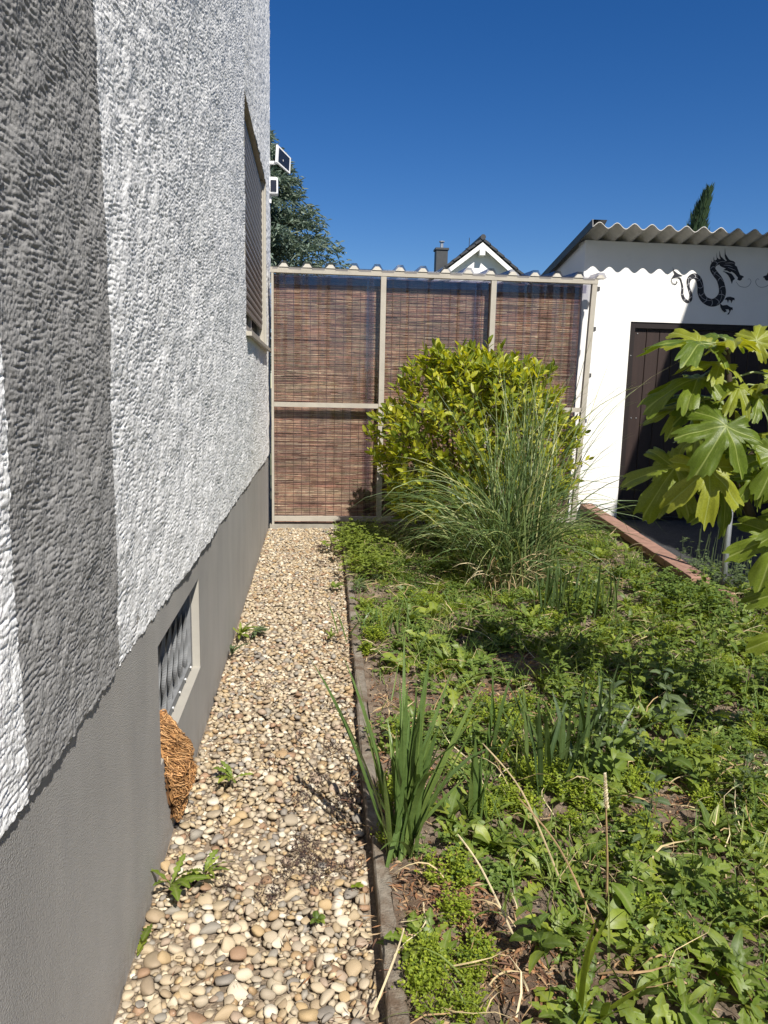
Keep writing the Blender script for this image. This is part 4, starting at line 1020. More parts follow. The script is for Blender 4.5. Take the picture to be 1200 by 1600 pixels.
iris((1.80, 4.20, 0.02), 'smaller grey green iris clump right of the one by the ornamental grass', 20, (.20, .34), (.010, .016), L_iris2, .05, upr=(74, 96))
iris((0.42, 3.98, 0.02), 'short grassy tuft of narrow blades beside the far stretch of kerb', 30, (.12, .24), (.007, .012), L_iris, .08, upr=(50, 92))
# bright strap leaves at the bottom edge
iris((0.62, 1.36, 0.02), 'bright yellow green strap leaves curving up at the bottom edge of the photo', 7, (.16, .26), (.016, .022), L_spurge, .03, (-.2, .0), grp='bright strap leaves', upr=(40, 80))

# ------------------------------------------------------------------ fig
fig = empty('fig_tree', (2.30, 2.95, 0), 'young fig tree with big lobed light green leaves reaching in from the right', 'fig tree')
b = MB(); b.tube([(2.30, 2.95, -.03), (2.22, 2.88, .25), (2.02, 2.76, .52), (1.72, 2.63, .86), (1.535, 2.56, 1.15), (1.50, 2.55, 1.38), (1.472, 2.55, 1.54), (1.466, 2.55, 1.585)], [.026, .025, .023, .019, .016, .013, .009, .006], 8)
b.tube([(1.55, 2.57, 1.10), (1.66, 2.60, 1.22), (1.80, 2.62, 1.36), (1.92, 2.62, 1.46)], [.013, .011, .009, .006], 7)
b.tube([(2.02, 2.76, .52), (1.96, 2.66, .66), (1.90, 2.55, .78)], [.014, .011, .007], 7)
b.build('trunk', M_figbark, fig, True)
def fig_mesh(sd):
    g = np.random.default_rng(sd); NA, NR = 240, 10
    th = np.linspace(-math.pi, math.pi, NA, endpoint=False)
    lobes = [(0, 1.0, R(20)), (R(48), .90, R(19)), (R(-48), .92, R(19)), (R(102), .70, R(21)), (R(-102), .68, R(21)), (R(141), .40, R(20)), (R(-141), .40, R(20))]
    r = np.full(NA, .0)
    dd = np.abs(th); core = .37 + .10 * np.cos(th); core = np.where(dd > R(150), core * (1 - .85 * (dd - R(150)) / R(30)), core); r = np.maximum(r, core)
    for c, l, hw in lobes:
        l = l * g.uniform(.9, 1.08); d_ = np.abs((th - c + math.pi) % (2 * math.pi) - math.pi) / hw
        r = np.maximum(r, core + (l - core) * np.clip(1 - d_ ** 3.0, 0, 1) ** .62 * (d_ < 1))
    r = r * (1 + .040 * np.sin(th * 41 + g.uniform(0, 6)) + .045 * np.sin(th * 27 + g.uniform(0, 6)) + .02 * np.sin(th * 71))
    s_ = np.linspace(0, 1, NR + 1)[1:]; Vv = [(0, 0, 0)]; Av = [1.0]
    ph_ = g.uniform(0, 6, 4)
    for q in s_:
        for k in range(NA):
            rr = r[k] * q; x, y_ = rr * math.cos(th[k]), rr * math.sin(th[k])
            vein = 0; gut = 1
            for c, l, hw in lobes[:5]:
                da = (th[k] - c + math.pi) % (2 * math.pi) - math.pi
                if abs(da) < 1.2:
                    pd = abs(rr * math.sin(da)); vein = max(vein, math.exp(-(pd / (.0095 * (1.2 - .6 * rr))) ** 2)); gut = min(gut, pd / .10)
                    # side ribs leaving the main vein at an angle
                    al = rr * math.cos(da); u = (al - pd * .75) / .15; fr = abs(u - round(u)) * .15
                    if pd < .22 and al > .12: vein = max(vein, .42 * math.exp(-(fr / .009) ** 2))
            z = .045 * min(gut, 1) * min(1, rr * 2.4) - .34 * rr ** 2 - .22 * (abs(y_) ** 1.7) + .085 * rr * math.sin(th[k] * 5 + ph_[0]) * q ** 2 + .03 * rr * math.sin(th[k] * 13 + ph_[3]) * q ** 3 + .04 * math.sin(9 * x + ph_[1]) * math.sin(8 * y_ + ph_[2])
            Vv.append((x, y_, z)); Av.append(vein)
    T = [(0, 1 + k, 1 + (k + 1) % NA) for k in range(NA)]; Q = []
    for q in range(NR - 1):
        for k in range(NA):
            a = 1 + q * NA; k2 = (k + 1) % NA; Q.append((a + k, a + NA + k, a + NA + k2, a + k2))
    b = MB(); b.add(Vv, Q, T, Av); return b.mesh('leaf', L_fig, True)
fmv = [fig_mesh(k) for k in range(5)]
def stem_at(z): 
    zz = [.25, .52, .86, 1.15, 1.38, 1.62]; return np.array((np.interp(z, zz, [2.22, 2.02, 1.72, 1.535, 1.50, 1.466]), np.interp(z, zz, [2.88, 2.76, 2.63, 2.56, 2.55, 2.55]), z))
figs = [  # petiole end, tip, normal, scale
    ((1.405, 2.40, 1.300), (1.285, 2.33, 1.155), (-.10, -.75, .62), 1.25, None),
    ((1.612, 2.42, 1.208), (1.545, 2.36, 1.055), (.05, -.75, .6), 1.25, None),
    ((1.395, 2.46, 1.150), (1.365, 2.36, .955), (-.15, -.85, .45), 1.05, None),
    ((1.357, 2.52, 1.580), (1.135, 2.50, 1.610), (.15, -.22, .97), 1.1, None),
    ((1.400, 2.62, 1.590), (1.345, 2.72, 1.668), (.0, -.80, .55), 1.25, None),
    ((1.452, 2.50, 1.585), (1.385, 2.36, 1.615), (-.2, -.35, .9), 1.0, None),
    ((1.556, 2.52, 1.595), (1.665, 2.50, 1.655), (-.2, -.72, .66), 1.2, None),
    ((1.500, 2.66, 1.615), (1.560, 2.80, 1.665), (-.1, -.5, .8), 1.1, None),
    ((1.420, 2.50, 1.512), (1.262, 2.46, 1.512), (.0, -.28, .95), 1.05, None),
    ((1.371, 2.55, 1.462), (1.165, 2.55, 1.405), (.1, -.25, .96), 1.1, None),
    ((1.425, 2.60, 1.385), (1.258, 2.66, 1.400), (.0, -.45, .88), 1.1, None),
    ((1.600, 2.50, 1.435), (1.500, 2.36, 1.480), (-.4, -.3, .85), 1.1, None),
    ((1.660, 2.55, 1.480), (1.790, 2.50, 1.440), (.3, -.5, .8), 1.1, None),
    ((1.375, 2.62, 1.360), (1.190, 2.66, 1.315), (.1, -.4, .9), 1.0, None),
    ((1.370, 2.66, 1.130), (1.220, 2.62, .955), (-.35, -.70, .6), 1.2, None),
    ((1.440, 2.70, 1.080), (1.300, 2.74, .920), (-.3, -.7, .6), 1.0, None),
    ((1.700, 2.50, .900), (1.612, 2.42, .690), (-.25, -.8, .5), 1.2, None),
    ((1.790, 2.45, .720), (1.672, 2.38, .535), (-.2, -.8, .5), 1.15, None),
    ((1.860, 2.40, .600), (1.780, 2.30, .440), (-.1, -.8, .5), 1.0, None),
    ((1.520, 2.58, 1.070), (1.545, 2.52, .880), (0, -.85, .5), .95, None),
    ((1.650, 2.66, 1.150), (1.670, 2.62, .960), (.1, -.8, .55), 1.2, None),
    ((1.720, 2.50, 1.250), (1.760, 2.42, 1.050), (.1, -.8, .6), 1.2, None),
    ((1.490, 2.75, 1.250), (1.400, 2.85, 1.120), (0, -.6, .75), 1.1, None),
    ((1.590, 2.72, 1.340), (1.640, 2.85, 1.260), (0, -.6, .75), 1.2, None),
    ((1.800, 2.60, 1.380), (1.890, 2.50, 1.300), (.1, -.6, .75), 1.2, None),
    ((1.830, 2.62, 1.020), (1.800, 2.50, .840), (-.1, -.8, .5), 1.1, None),
    ((1.745, 2.46, .960), (1.690, 2.36, .800), (-.15, -.8, .55), 1.2, None),
    ((1.820, 2.48, .860), (1.760, 2.36, .690), (-.1, -.8, .55), 1.1, None),
    ((1.735, 2.40, .560), (1.640, 2.32, .420), (-.2, -.75, .6), 1.15, None),
    ((1.800, 2.50, 1.160), (1.740, 2.42, 1.000), (.0, -.8, .55), 1.1, None),
    ((1.560, 2.48, 1.400), (1.620, 2.38, 1.290), (.2, -.7, .6), 1.0, None),
    ((1.470, 2.46, 1.430), (1.390, 2.38, 1.350), (-.2, -.6, .75), .9, None),
    ((1.560, 2.46, 1.120), (1.590, 2.40, 1.000), (.1, -.85, .5), 1.0, None),
    ((1.500, 2.50, 1.190), (1.440, 2.44, 1.060), (-.1, -.85, .5), 1.0, None),
    ((1.480, 2.48, 1.300), (1.560, 2.36, 1.210), (.3, -.6, .7), .7, None),
]
base = WL(fig)
for n, (o_, t_, nr, s_, _) in enumerate(figs):
    o_ = np.array(o_); t_ = np.array(t_); L = np.linalg.norm(t_ - o_) * (.92 if n < 14 else .85)
    Fm = frame(t_ - o_, nr); sc_ = np.array((L, L * s_ * .86, L))
    link('leaf', fmv[n % 5], fig, M4(Fm * sc_, o_ - base))
    j_ = stem_at(min(o_[2] + .01 - (0.03 if o_[2] < 1.5 else .05), 1.56)) if o_[0] < 1.75 else np.array((1.78, 2.62, o_[2] + .02))
    bp = MB(); bp.tube([j_, (j_ + o_) / 2 + (0, 0, .018), o_], [.0045, .004, .0032], 6); bp.build('petiole', M_petiole, fig, True)

# ------------------------------------------------------------------ weeds
MARKS = [(.27, 1.98, 'the tall iris by the kerb'), (.88, 2.42, 'the broad dark iris clump'), (.80, 1.73, 'the seed stalk'), (.62, 1.36, 'the bright strap leaves'),
         (1.20, 2.17, 'the bare patch near the right edge'), (.31, 1.80, 'the litter patch at the kerb'), (1.45, 1.75, 'the bare patch in the corner'),
         (1.05, 3.45, 'the bare patch halfway back'), (1.36, 4.95, 'the ornamental grass'), (.35, 3.05, 'the bare strip by the far kerb'),
         (1.58, 4.28, 'the larger grey green iris clump'), (2.57, 4.6, 'the end of the terracotta coping'), (.42, 3.98, 'the grassy tuft at the kerb'), (.52, 2.14, 'the thin small iris tuft'), (.66, 2.46, 'the narrow iris tuft'),
         (1.06, 2.50, 'the few dark iris blades'), (.45, 1.68, 'the bent straw by the kerb'), (2.75, 5.8, 'the terracotta coping'), (1.95, 3.4, 'the lowest fig leaves')]
def where(x, y):
    m = min(MARKS, key=lambda m: (m[0] - x) ** 2 + (m[1] - y) ** 2); dx, dy = x - m[0], y - m[1]
    return ('right of ' if dx > 0 else 'left of ') + m[2] if abs(dx) > abs(dy) else ('behind ' if dy > 0 else 'in front of ') + m[2]
def in_bed(x, y): return kerb_x(y) + .06 < x < min(2.42 + .126 * (y - 4.6) if y > 4.4 else 3.2, .80 * y + .35)
bare = [(0.31, 1.80, .09), (.50, 1.55, .07), (1.20, 2.17, .13), (1.05, 3.45, .16), (0.35, 3.05, .16), (.33, 2.45, .10), (.42, 1.75, .07), (.85, 3.1, .1), (1.45, 1.75, .09)]
def barefree(x, y, k=1.0): return all((x - a) ** 2 + ((y - c) * .8) ** 2 > (r * k) ** 2 for a, c, r in bare)

def rosette_leaves(n, Lr, Wr, prof, nn, p0r, p1r, fold, wav=.05):
    out = []; a0 = rng.uniform(0, 6.28)
    for k in range(n):
        L = rng.uniform(*Lr); V, Q, A = leaf(L, L * rng.uniform(*Wr), nn, R(rng.uniform(*p0r)), R(rng.uniform(*p1r)), prof, fold, 1.2, rng.normal(0, .5), wav)
        out.append((V @ rotz(a0 + k * 2.4 + rng.normal(0, .25)).T, Q, A))
    return out
SP = {
    'dandelion': (dict(n=10, Lr=(.07, .15), Wr=(.26, .38), prof=prof_tooth, nn=22, p0r=(24, 74), p1r=(-30, 30), fold=.25), L_dock),
    'dock': (dict(n=7, Lr=(.07, .13), Wr=(.34, .46), prof=prof_spoon, nn=7, p0r=(25, 70), p1r=(-35, 20), fold=.22), L_dock),
    'thistle': (dict(n=11, Lr=(.06, .13), Wr=(.24, .36), prof=prof_tooth, nn=22, p0r=(18, 74), p1r=(-35, 30), fold=.3, wav=.15), L_weed),
    'plantain': (dict(n=8, Lr=(.07, .15), Wr=(.18, .28), prof=prof_ell, nn=6, p0r=(35, 80), p1r=(-15, 45), fold=.25), L_weed),
}
protos = {}
for nm, (kw, mt) in SP.items():
    protos[nm] = []
    for v in range(4):
        lv = rosette_leaves(**kw); ms = []
        for V, Q, A in lv:
            b = MB(); b.add(V, Q, A=A); ms.append(b.mesh('leaf', mt, True))
        protos[nm].append((lv, ms))
wl = {'dandelion': 'jagged bright rosette', 'dock': 'broad leaved weed', 'thistle': 'lobed prickly rosette', 'plantain': 'narrow leaved tuft'}
gl = {'dandelion': 'dandelion like rosettes in the bed', 'dock': 'broad leaved docks in the bed', 'thistle': 'lobed thistle rosettes in the bed', 'plantain': 'plantain tufts in the bed'}
far = {nm: MB() for nm in SP}
spots = []
tries = 0
while len(spots) < 820 and tries < 30000:
    tries += 1
    y = 1.22 + 5.4 * rng.random() ** 1.35; x = rng.uniform(.2, 3.3)
    if not in_bed(x, y) or not barefree(x, y): continue
    if rng.random() > .35 + .65 * (x > .55): continue
    if any((x - a) ** 2 + (y - c) ** 2 < (.022 + .011 * y) ** 2 for a, c in spots[-400:]): continue
    if (x - .272) ** 2 + (y - 1.985) ** 2 < .012: continue
    spots.append((x, y))
spots.sort(key=lambda p: p[1]); nthing = 0
names = list(SP)
for n, (x, y) in enumerate(spots):
    nm = names[int(np.searchsorted((.40, .52, .84, 1.0), rng.random()))]; v = rng.integers(0, 4); s_ = rng.uniform(.60, 1.08) * (1.0 if y < 3 else 1.1); a = rng.uniform(0, 6.28)
    z = float(soil_z(np.array(x), np.array(y))) - .002
    if y < 2.75 and nthing < 150:
        o = empty(nm + '_weed', (x, y, z), wl[nm] + ' ' + where(x, y), 'weed', gl[nm]); o.rotation_euler = (0, 0, a); o.scale = (s_,) * 3; nthing += 1
        for me in protos[nm][v][1]: link('leaf', me, o)
    else:
        Rz = rotz(a) * s_
        for V, Q, A in protos[nm][v][0]: far[nm].add(V @ Rz.T + (x, y, z), Q, A=A)
for nm in names: tag(far[nm].build(nm + '_weeds', SP[nm][1], smooth=True), kind='stuff')

# lime green spurge mounds
sp_mesh = []
def spurge(nst, rad, hgt):
    b = MB()
    for k in range(nst):
        a = rng.uniform(0, 6.28); r = rad * math.sqrt(rng.random()); h = hgt * rng.uniform(.5, 1) * (1 - .45 * (r / rad) ** 2); p = np.array((r * .45 * math.cos(a), r * .45 * math.sin(a), 0)); e = np.array((r * math.cos(a), r * math.sin(a), h))
        for q in range(11):
            t = .35 + .65 * q / 10; c = p + (e - p) * t + rng.normal(0, .005, 3); ll = rng.uniform(.007, .014)
            Fm = frame((math.cos(q * 2.4 + a), math.sin(q * 2.4 + a), rng.uniform(-.1, .7)), (0, 0, 1)); w2 = ll * .38
            b.add(np.array([(0, 0, 0), (ll * .6, w2, .001), (ll, 0, 0), (ll * .6, -w2, .001)]) @ Fm.T + c, [(0, 1, 2, 3)])
        b.tube([p, e], .0007, 3, False)
    return b.mesh('spurge', L_spurge, False)
spm = [spurge(34, .055, .085), spurge(46, .075, .10), spurge(26, .045, .07), spurge(52, .085, .09)]
k = 0; tries = 0; spp = []; farsp = []
def join_far(lst, name, mt, smooth):
    b = MB()
    for me, V in lst:
        Q = [tuple(p.vertices) for p in me.polygons]
        A = np.empty(len(me.vertices)); me.attributes['vein'].data.foreach_get('value', A)
        b.add(V, [q for q in Q if len(q) == 4], [q for q in Q if len(q) == 3] or None, A)
    tag(b.build(name, mt, smooth=smooth), kind='stuff')
while k < 230 and tries < 12000:
    tries += 1; y = 1.25 + 4.6 * rng.random() ** 1.25; x = rng.uniform(.25, 3.0)
    if not in_bed(x, y) or not barefree(x, y, .8): continue
    if sample(LOW, np.array(x * 1.0), np.array(y), 2.2) < -.1: continue
    if any((x - a) ** 2 + (y - c) ** 2 < .0060 for a, c in spp): continue
    spp.append((x, y)); 
    if y > 3.1:
        me = spm[k % 4]; V = np.empty(len(me.vertices) * 3); me.vertices.foreach_get('co', V); V = V.reshape(-1, 3); s_ = rng.uniform(.65, 1.25)
        farsp.append((me, V * s_ @ rotz(rng.uniform(0, 6.28)).T + (x, y, float(soil_z(np.array(x), np.array(y)))))); k += 1; continue
    o = link('spurge_plant', spm[k % 4]); o.location = (x, y, float(soil_z(np.array(x), np.array(y)))); o.rotation_euler = (0, 0, rng.uniform(0, 6.28)); s_ = rng.uniform(.65, 1.25); o.scale = (s_, s_, s_ * rng.uniform(.8, 1.3))
    tag(o, 'lime green mound ' + where(x, y), 'spurge', 'lime green spurge mounds in the bed'); k += 1

join_far(farsp, 'spurge_ground_cover', L_spurge, False)
# crumbs of dry soil
OCT = np.array([(1, 0, 0), (-1, 0, 0), (0, 1, 0), (0, -1, 0), (0, 0, 1), (0, 0, -1)], float); OCF = [(0, 2, 4), (2, 1, 4), (1, 3, 4), (3, 0, 4), (2, 0, 5), (1, 2, 5), (3, 1, 5), (0, 3, 5)]
cg = np.random.default_rng(77); cr = MB(); n = 0
while n < 9000:
    y = 1.15 + 4.2 * cg.random() ** 2.0; x = cg.uniform(.2, 2.2)
    if not in_bed(x, y): continue
    r = .0022 + .0055 * cg.random() ** 3
    cr.add((OCT * cg.uniform(.6, 1.3, (6, 1)) * r) @ rot_xyz(*cg.uniform(0, 6, 3)).T + (x, y, float(soil_z(np.array(x), np.array(y))) + r * .35), T=OCF); n += 1
tag(cr.build('soil_crumbs', M_clod), kind='stuff')
# feathery plants, stems with small leaves, wild grass, straw, litter: nobody could count them
fe = MB(); tu = MB(); stw = MB(); lit = MB(); gy = MB()
def feather(b, x, y, z, n, rad, hgt, ls):
    for k in range(n):
        a = rng.uniform(0, 6.28); r = rad * math.sqrt(rng.random()); h = hgt * rng.uniform(.3, 1) * (1 - .4 * (r / rad) ** 2); c = np.array((x + r * math.cos(a), y + r * math.sin(a), z + h))
        for q in range(5):
            Fm = frame((math.cos(a + q * 1.25), math.sin(a + q * 1.25), rng.uniform(-.3, .5)), (0, 0, 1) + rng.normal(0, .3, 3)); ll = ls * rng.uniform(.7, 1.3); w2 = ll * rng.uniform(.25, .42)
            b.add(np.array([(0, -.0006, 0), (ll * .55, w2, .001), (ll, 0, -.001), (ll * .55, -w2, .001)]) @ Fm.T + c, [(0, 1, 2, 3)])
def soilz(x, y): return float(soil_z(np.array(x), np.array(y)))
n = 0
while n < 560:
    y = 1.3 + 5.9 * rng.random() ** .9; x = rng.uniform(.3, 3.0)
    if not in_bed(x, y) or not barefree(x, y, .9): continue
    d = sample(LOW, np.array(x + 7), np.array(y + 3), 2.6)
    if d < -.5 and rng.random() < .8: continue
    if y < 2.5 and rng.random() < .55: continue
    feather(fe if rng.random() < .9 else gy, x, y, soilz(x, y), int(rng.integers(14, 34)), rng.uniform(.05, .11), rng.uniform(.04, .11), rng.uniform(.010, .020)); n += 1
n = 0
while n < 4800:
    y = 1.25 + 6.0 * rng.random() ** .9; x = rng.uniform(.28, 3.0)
    if not in_bed(x, y): continue
    if not barefree(x, y, .85) and rng.random() < .85: continue
    if sample(LOW, np.array(x), np.array(y), 1.7) < rng.normal(0, .7): continue
    V, Q, A = leaf(rng.uniform(.05, .22), rng.uniform(.003, .0075), 5, R(rng.uniform(35, 90)), R(rng.uniform(-40, 60)), prof_grass, .3, 1.5, rng.normal(0, 1)); V = V @ rotz(rng.uniform(0, 6.28)).T + (x, y, soilz(x, y)); tu.add(V, Q, A=A); n += 1
n = 0
while n < 1600:
    y = 1.25 + 5.5 * rng.random() ** 1.3; x = rng.uniform(.2, 2.9)
    if not in_bed(x, y): continue
    if sample(LOW, np.array(x + 2), np.array(y), 2.0) < rng.normal(.3, .5) and y < 4.5 and rng.random() < .7: continue
    L = rng.uniform(.06, .28); V, Q, A = leaf(L, rng.uniform(.002, .0058), 6, R(rng.uniform(-5, 60)), R(rng.uniform(-60, 10)), prof_grass, .3, 1.3, rng.normal(0, 2.5)); V[:, 1] += .02 * np.sin(V[:, 0] * 30 + n); V = V @ rotz(rng.uniform(0, 6.28)).T + (x, y, soilz(x, y) + rng.uniform(0, .05)); V[:, 2] = np.maximum(V[:, 2], soilz(x, y) + .002); stw.add(V, Q, A=A); n += 1
n = 0
while n < 6400:
    if rng.random() < .55:
        a_, c_, r_ = bare[rng.integers(0, len(bare))]; x = a_ + rng.normal(0, r_ * .9); y = c_ + rng.normal(0, r_ * 1.1)
    else: y = 1.2 + 5.5 * rng.random() ** 1.3; x = rng.uniform(.2, 1.9)
    if not in_bed(x, y): continue
    L = rng.uniform(.012, .05); V, Q, A = leaf(L, rng.uniform(.002, .009), 3, R(rng.uniform(-15, 35)), R(rng.uniform(-40, 25)), prof_ell, .4, 1.2, rng.normal(0, 1.5)); V = V @ rotz(rng.uniform(0, 6.28)).T + (x, y, soilz(x, y) + rng.uniform(.001, .008)); lit.add(V, Q, A=A); n += 1
for k in range(26): feather(fe, rng.normal(2.46, .14), rng.normal(4.36, .22), .08, 26, .10, rng.uniform(.10, .24), .022)
for k in range(520):
    y = rng.uniform(1.15, 6.6); x = kerb_x(y) - abs(rng.normal(0, .05)) if rng.random() < .75 else rng.uniform(-.42, .2)
    L = rng.uniform(.010, .045); V, Q, A = leaf(L, rng.uniform(.0015, .006), 3, R(rng.uniform(-15, 25)), R(rng.uniform(-30, 25)), prof_ell, .4, 1.2, rng.normal(0, 1.5)); lit.add(V @ rotz(rng.uniform(0, 6.28)).T + (x, y, .030 + rng.uniform(0, .012)), Q, A=A)
tag(fe.build('feathery_weeds', L_feather), kind='stuff'); tag(gy.build('grey_green_weeds', L_grey), kind='stuff')
tag(tu.build('wild_grass', L_turf), kind='stuff'); tag(stw.build('dry_straw', M_straw), kind='stuff'); tag(lit.build('leaf_litter', M_litter), kind='stuff')

# leafy upright weeds on stems
st_mesh = []
for v in range(5):
    b = MB(); H = rng.uniform(.20, .34); P = np.array([(0, 0, 0), (.01, .005, H * .5), (.02 * (v - 2), .01, H)]); nl = 13
    b.tube(P, [.0025, .002, .001], 4, False)
    for q in range(nl):
        t = .15 + .85 * q / nl; c = np.array([np.interp(t, (0, .5, 1), P[:, k]) for k in range(3)]); L = .10 * (1.15 - t * .75) * rng.uniform(.7, 1.1)
        V, Q, A = leaf(L, L * rng.uniform(.30, .48), 8 if v % 2 else 11, R(rng.uniform(10, 50)), R(rng.uniform(-50, 0)), prof_ell if v % 2 else prof_tooth, .25, 1.2, rng.normal(0, .4), .06); b.add(V @ rotz(q * 2.4 + rng.normal(0, .3)).T + c, Q, A=A)
    st_mesh.append(b.mesh('leafy_stem', L_weed if v != 3 else L_grey, True))
n = 0; farlw = []
while n < 210:
    y = 1.45 + 3.6 * rng.random(); x = rng.uniform(.5, 3.0)
    if not in_bed(x, y) or not barefree(x, y, 1.1) or x < .36 * y: continue
    if (y > 2.9 or x > .80 * y):
        me = st_mesh[n % 5]; V = np.empty(len(me.vertices) * 3); me.vertices.foreach_get('co', V); V = V.reshape(-1, 3); s_ = rng.uniform(.55, 1.15)
        farlw.append((me, V * s_ @ rot_xyz(rng.normal(0, .2), rng.normal(0, .2), rng.uniform(0, 6.28)).T + (x, y, soilz(x, y)))); n += 1; continue
    o = link('leafy_weed', st_mesh[n % 5]); o.location = (x, y, soilz(x, y)); o.rotation_euler = (rng.normal(0, .2), rng.normal(0, .2), rng.uniform(0, 6.28)); s_ = rng.uniform(.55, 1.15) * (.8 if y < 2 else 1); o.scale = (s_,) * 3
    tag(o, 'leafy upright weed ' + where(x, y), 'weed', 'upright leafy weeds on the right of the bed'); n += 1
join_far(farlw, 'leafy_weed_cover', L_weed, True)
# weeds growing through the yard side of the coping
b = MB()
for k in range(46):
    x = rng.normal(2.86, .13); y = rng.normal(4.75, .32); feather(b, x, y, .04, 14, .07, rng.uniform(.12, .34), .022)
    b.tube([(x, y, .03), (x + rng.normal(0, .03), y, rng.uniform(.2, .5))], .0015, 3, False)
tag(b.build('yard_weeds', L_grey), 'grey green weeds growing round the stake behind the coping', kind='stuff')

# ferny green plant by the far end of the path
cl = empty('ferny_plant', (0.42, 6.15, 0), 'soft light green ferny plant spilling over the far kerb beside the bush', 'plant')
b = MB()
for k in range(24): feather(b, .40 + rng.normal(0, .10), 6.1 + rng.normal(0, .45), .02, 46, .15, rng.uniform(.12, .27), .026)
tag(b.build('foliage', L_fern, cl), kind='stuff')
b = MB()
for k in range(16): b.tube([(.45 + rng.normal(0, .05), 6.4 + rng.normal(0, .1), 0), (.45 + rng.normal(0, .15), 6.35 + rng.normal(0, .25), .17)], .002, 4, False)
tag(b.build('stems', M_petiole, cl), kind='stuff')

# plants on the pebbles
def tuft(loc, label, n, Lr, mt, prof, Wr=(.2, .3), az=None, p0r=(15, 60), nm='pebble_weed', p1r=(-30, 10)):
    o = empty(nm, loc, label, 'weed', 'weeds growing through the pebbles'); base = np.array(loc)
    for k in range(n):
        L = rng.uniform(*Lr); V, Q, A = leaf(L, L * rng.uniform(*Wr), 24 if prof is prof_tooth else 6, R(rng.uniform(*p0r)), R(rng.uniform(*p1r)), prof, .25, 1.2, rng.normal(0, .4), .05)
        a = rng.uniform(0, 6.28) if az is None else rng.normal(*az); b = MB(); b.add(V @ rotz(a).T + base, Q, A=A); b.build('leaf', mt, o, True)
tuft((-.275, 2.46, .022), 'small jagged green weed on the pebbles beside the fibre mat', 13, (.05, .095), L_dock, prof_tooth)
tuft((-.385, 1.90, .022), 'jagged green weed leaning from the plinth in the foreground pebbles', 10, (.07, .14), L_dock, prof_tooth, (.22, .32), (-.6, 1.3))
tuft((-.30, 1.95, .020), 'smaller jagged green weed just right of the one at the plinth', 9, (.05, .095), L_dock, prof_tooth)
tuft((-.405, 1.75, .022), 'single drooping jagged leaf hanging against the plinth', 4, (.07, .11), L_dock, prof_tooth, (.24, .32), (-1.4, .4), (-10, 30))
tuft((.02, 1.74, .020), 'tiny dark green rosette alone in the foreground pebbles', 8, (.018, .034), L_weed, prof_ell, (.5, .7))
tuft((-.395, 4.02, .02), 'light green grassy weed against the plinth halfway along the path', 20, (.07, .15), L_dock, prof_ell, (.12, .2), (0, 1.2), (20, 70))
tuft((-.32, 4.08, .02), 'dark blue green trailing weed next to the grassy weed halfway along', 16, (.05, .11), L_grey, prof_ell, (.15, .25), (-.2, 1.0), (0, 30))
tuft((-.41, 3.70, .02), 'thin dark weed standing against the plinth', 10, (.06, .13), L_grey, prof_ell, (.12, .18), (0, 1.2), (50, 88))
tuft((.11, 3.95, .02), 'small yellowish tuft on the pebbles near the kerb', 12, (.04, .09), L_dock, prof_ell, (.10, .16), None, (30, 80))
tuft((.16, 5.00, .02), 'small green weed on the pebbles at the kerb farther back', 12, (.04, .09), L_weed, prof_ell, (.3, .4), None, (10, 60))
tuft((.13, 1.86, .02), 'tiny pale sprout beside the kerb in the foreground pebbles', 6, (.015, .03), L_spurge, prof_ell, (.4, .6))
ms = MB()
mspots = [(-.008, 1.998, 26), (.049, 1.965, 18), (-.02, 2.06, 22), (-.234, 1.86, 8), (-.093, 1.83, 18), (-.06, 1.93, 16), (-.031, 2.306, 18), (-.153, 2.569, 6), (.10, 2.256, 16), (.07, 6.288, 40), (.08, 2.651, 18), (.02, 1.88, 14), (.13, 2.30, 20), (.12, 1.95, 14), (.07, 5.7, 22), (-.05, 2.75, 12), (.1, 3.05, 12), (-.2, 3.3, 7), (.03, 2.42, 12)]
for x, y, n in mspots:
    for k in range(n * 3):
        c = np.array((x + rng.normal(0, .024), y + rng.normal(0, .03), .030 + abs(rng.normal(0, .006))))
        for q in range(7):
            Fm = frame(rng.normal(0, 1, 3) + (0, 0, .6), rng.normal(0, 1, 3)); ll = rng.uniform(.004, .009)
            ms.add(np.array([(0, -.0011, 0), (0, .0011, 0), (ll, .0006, 0), (ll, -.0006, 0)]) @ Fm.T + c, [(0, 1, 2, 3)])
tag(ms.build('dried_moss', M_moss), 'dark withered sedum lying in patches on the pebbles', kind='stuff')

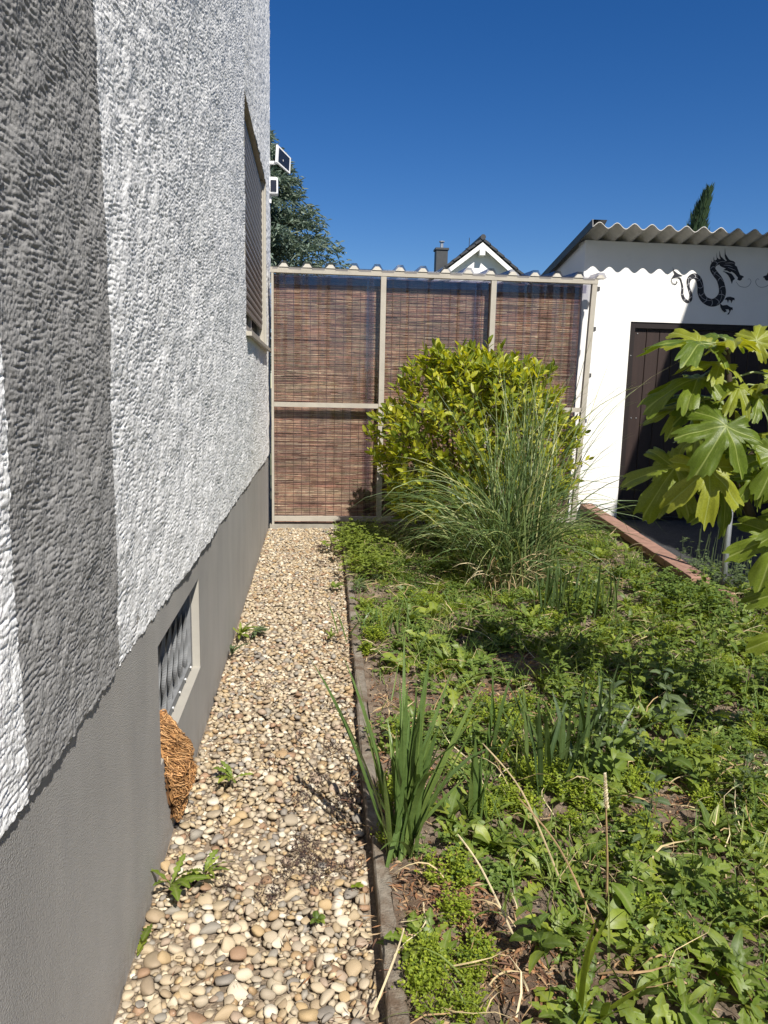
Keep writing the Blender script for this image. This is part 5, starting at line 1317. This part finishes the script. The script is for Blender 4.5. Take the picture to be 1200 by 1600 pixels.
# dry seed stalk and bent straws standing out of the bed
sk = empty('seed_stalk', (0.80, 1.73, 0.02), 'single dry grass stalk with a pale seed head in the foreground weeds', 'grass stalk')
b = MB(); P = np.array([(.805, 1.73, .02), (.80, 1.735, .15), (.79, 1.745, .29), (.782, 1.75, .40)]); b.tube(P, [.0035, .003, .0025, .0015], 5); b.build('stem', M_straw, sk)
b = MB()
for k in range(90):
    t = k / 90; c = np.array((.7895 - .009 * t, 1.7455 + .006 * t, .30 + .10 * t)); a = k * 2.4; Fm = frame((math.cos(a) * .8, math.sin(a) * .8, .9), (0, 0, 1)); ll = .013 * (1.1 - .5 * t)
    b.add(np.array([(0, 0, 0), (ll * .5, .0038, .002), (ll, 0, 0), (ll * .5, -.0038, .002), (ll * .5, 0, .005)]) @ Fm.T + c, None, [(0, 1, 4), (1, 2, 4), (2, 3, 4), (3, 0, 4), (0, 3, 1), (1, 3, 2)])
tag(b.build('seed_head', M_seed, sk), kind='stuff')
for k, (p, q, r, lab) in enumerate((((.70, 1.80, .05), (.62, 1.95, .24), (.52, 2.05, .345), 'long pale broken straw leaning up left across the thin iris tuft'),
                               ((.52, 1.62, .03), (.45, 1.72, .16), (.40, 1.80, .21), 'pale bent straw near the kerb left of the seed stalk'),
                               ((.74, 1.62, .03), (.68, 1.78, .17), (.60, 1.92, .24), 'pale straw leaning left just beside the seed stalk'),
                               ((.14, 1.42, .03), (.20, 1.50, .11), (.22, 1.52, .16), 'thin yellow straw bent over the kerb at the lower edge'))):
    b = MB(); b.tube(curve([p, q, r], 6), [.0026] * 7 + [.0022] * 5 + [.001], 5); tag(b.build('bent_straw', M_straw), lab, 'straw', 'loose bent straws in the foreground')

# look-alikes that share a spot: say which one, counted from the left as the camera sees them
bpy.context.view_layer.update()
ORD = ['first', 'second', 'third', 'fourth', 'fifth', 'sixth', 'seventh', 'eighth', 'ninth', 'tenth', 'eleventh', 'twelfth']
inv = cam.matrix_world.inverted(); same = {}
for o in C.objects:
    if o.parent is None and 'group' in o and 'label' in o: same.setdefault(o['label'], []).append(o)
for lab, os_ in same.items():
    if 1 < len(os_) <= 12 and len(lab.split()) <= 13:
        def px_(o):
            v = inv @ o.location; return v.x / -v.z
        for k, o in enumerate(sorted(os_, key=px_)): o['label'] = lab + ', ' + ORD[k] + ' from left'
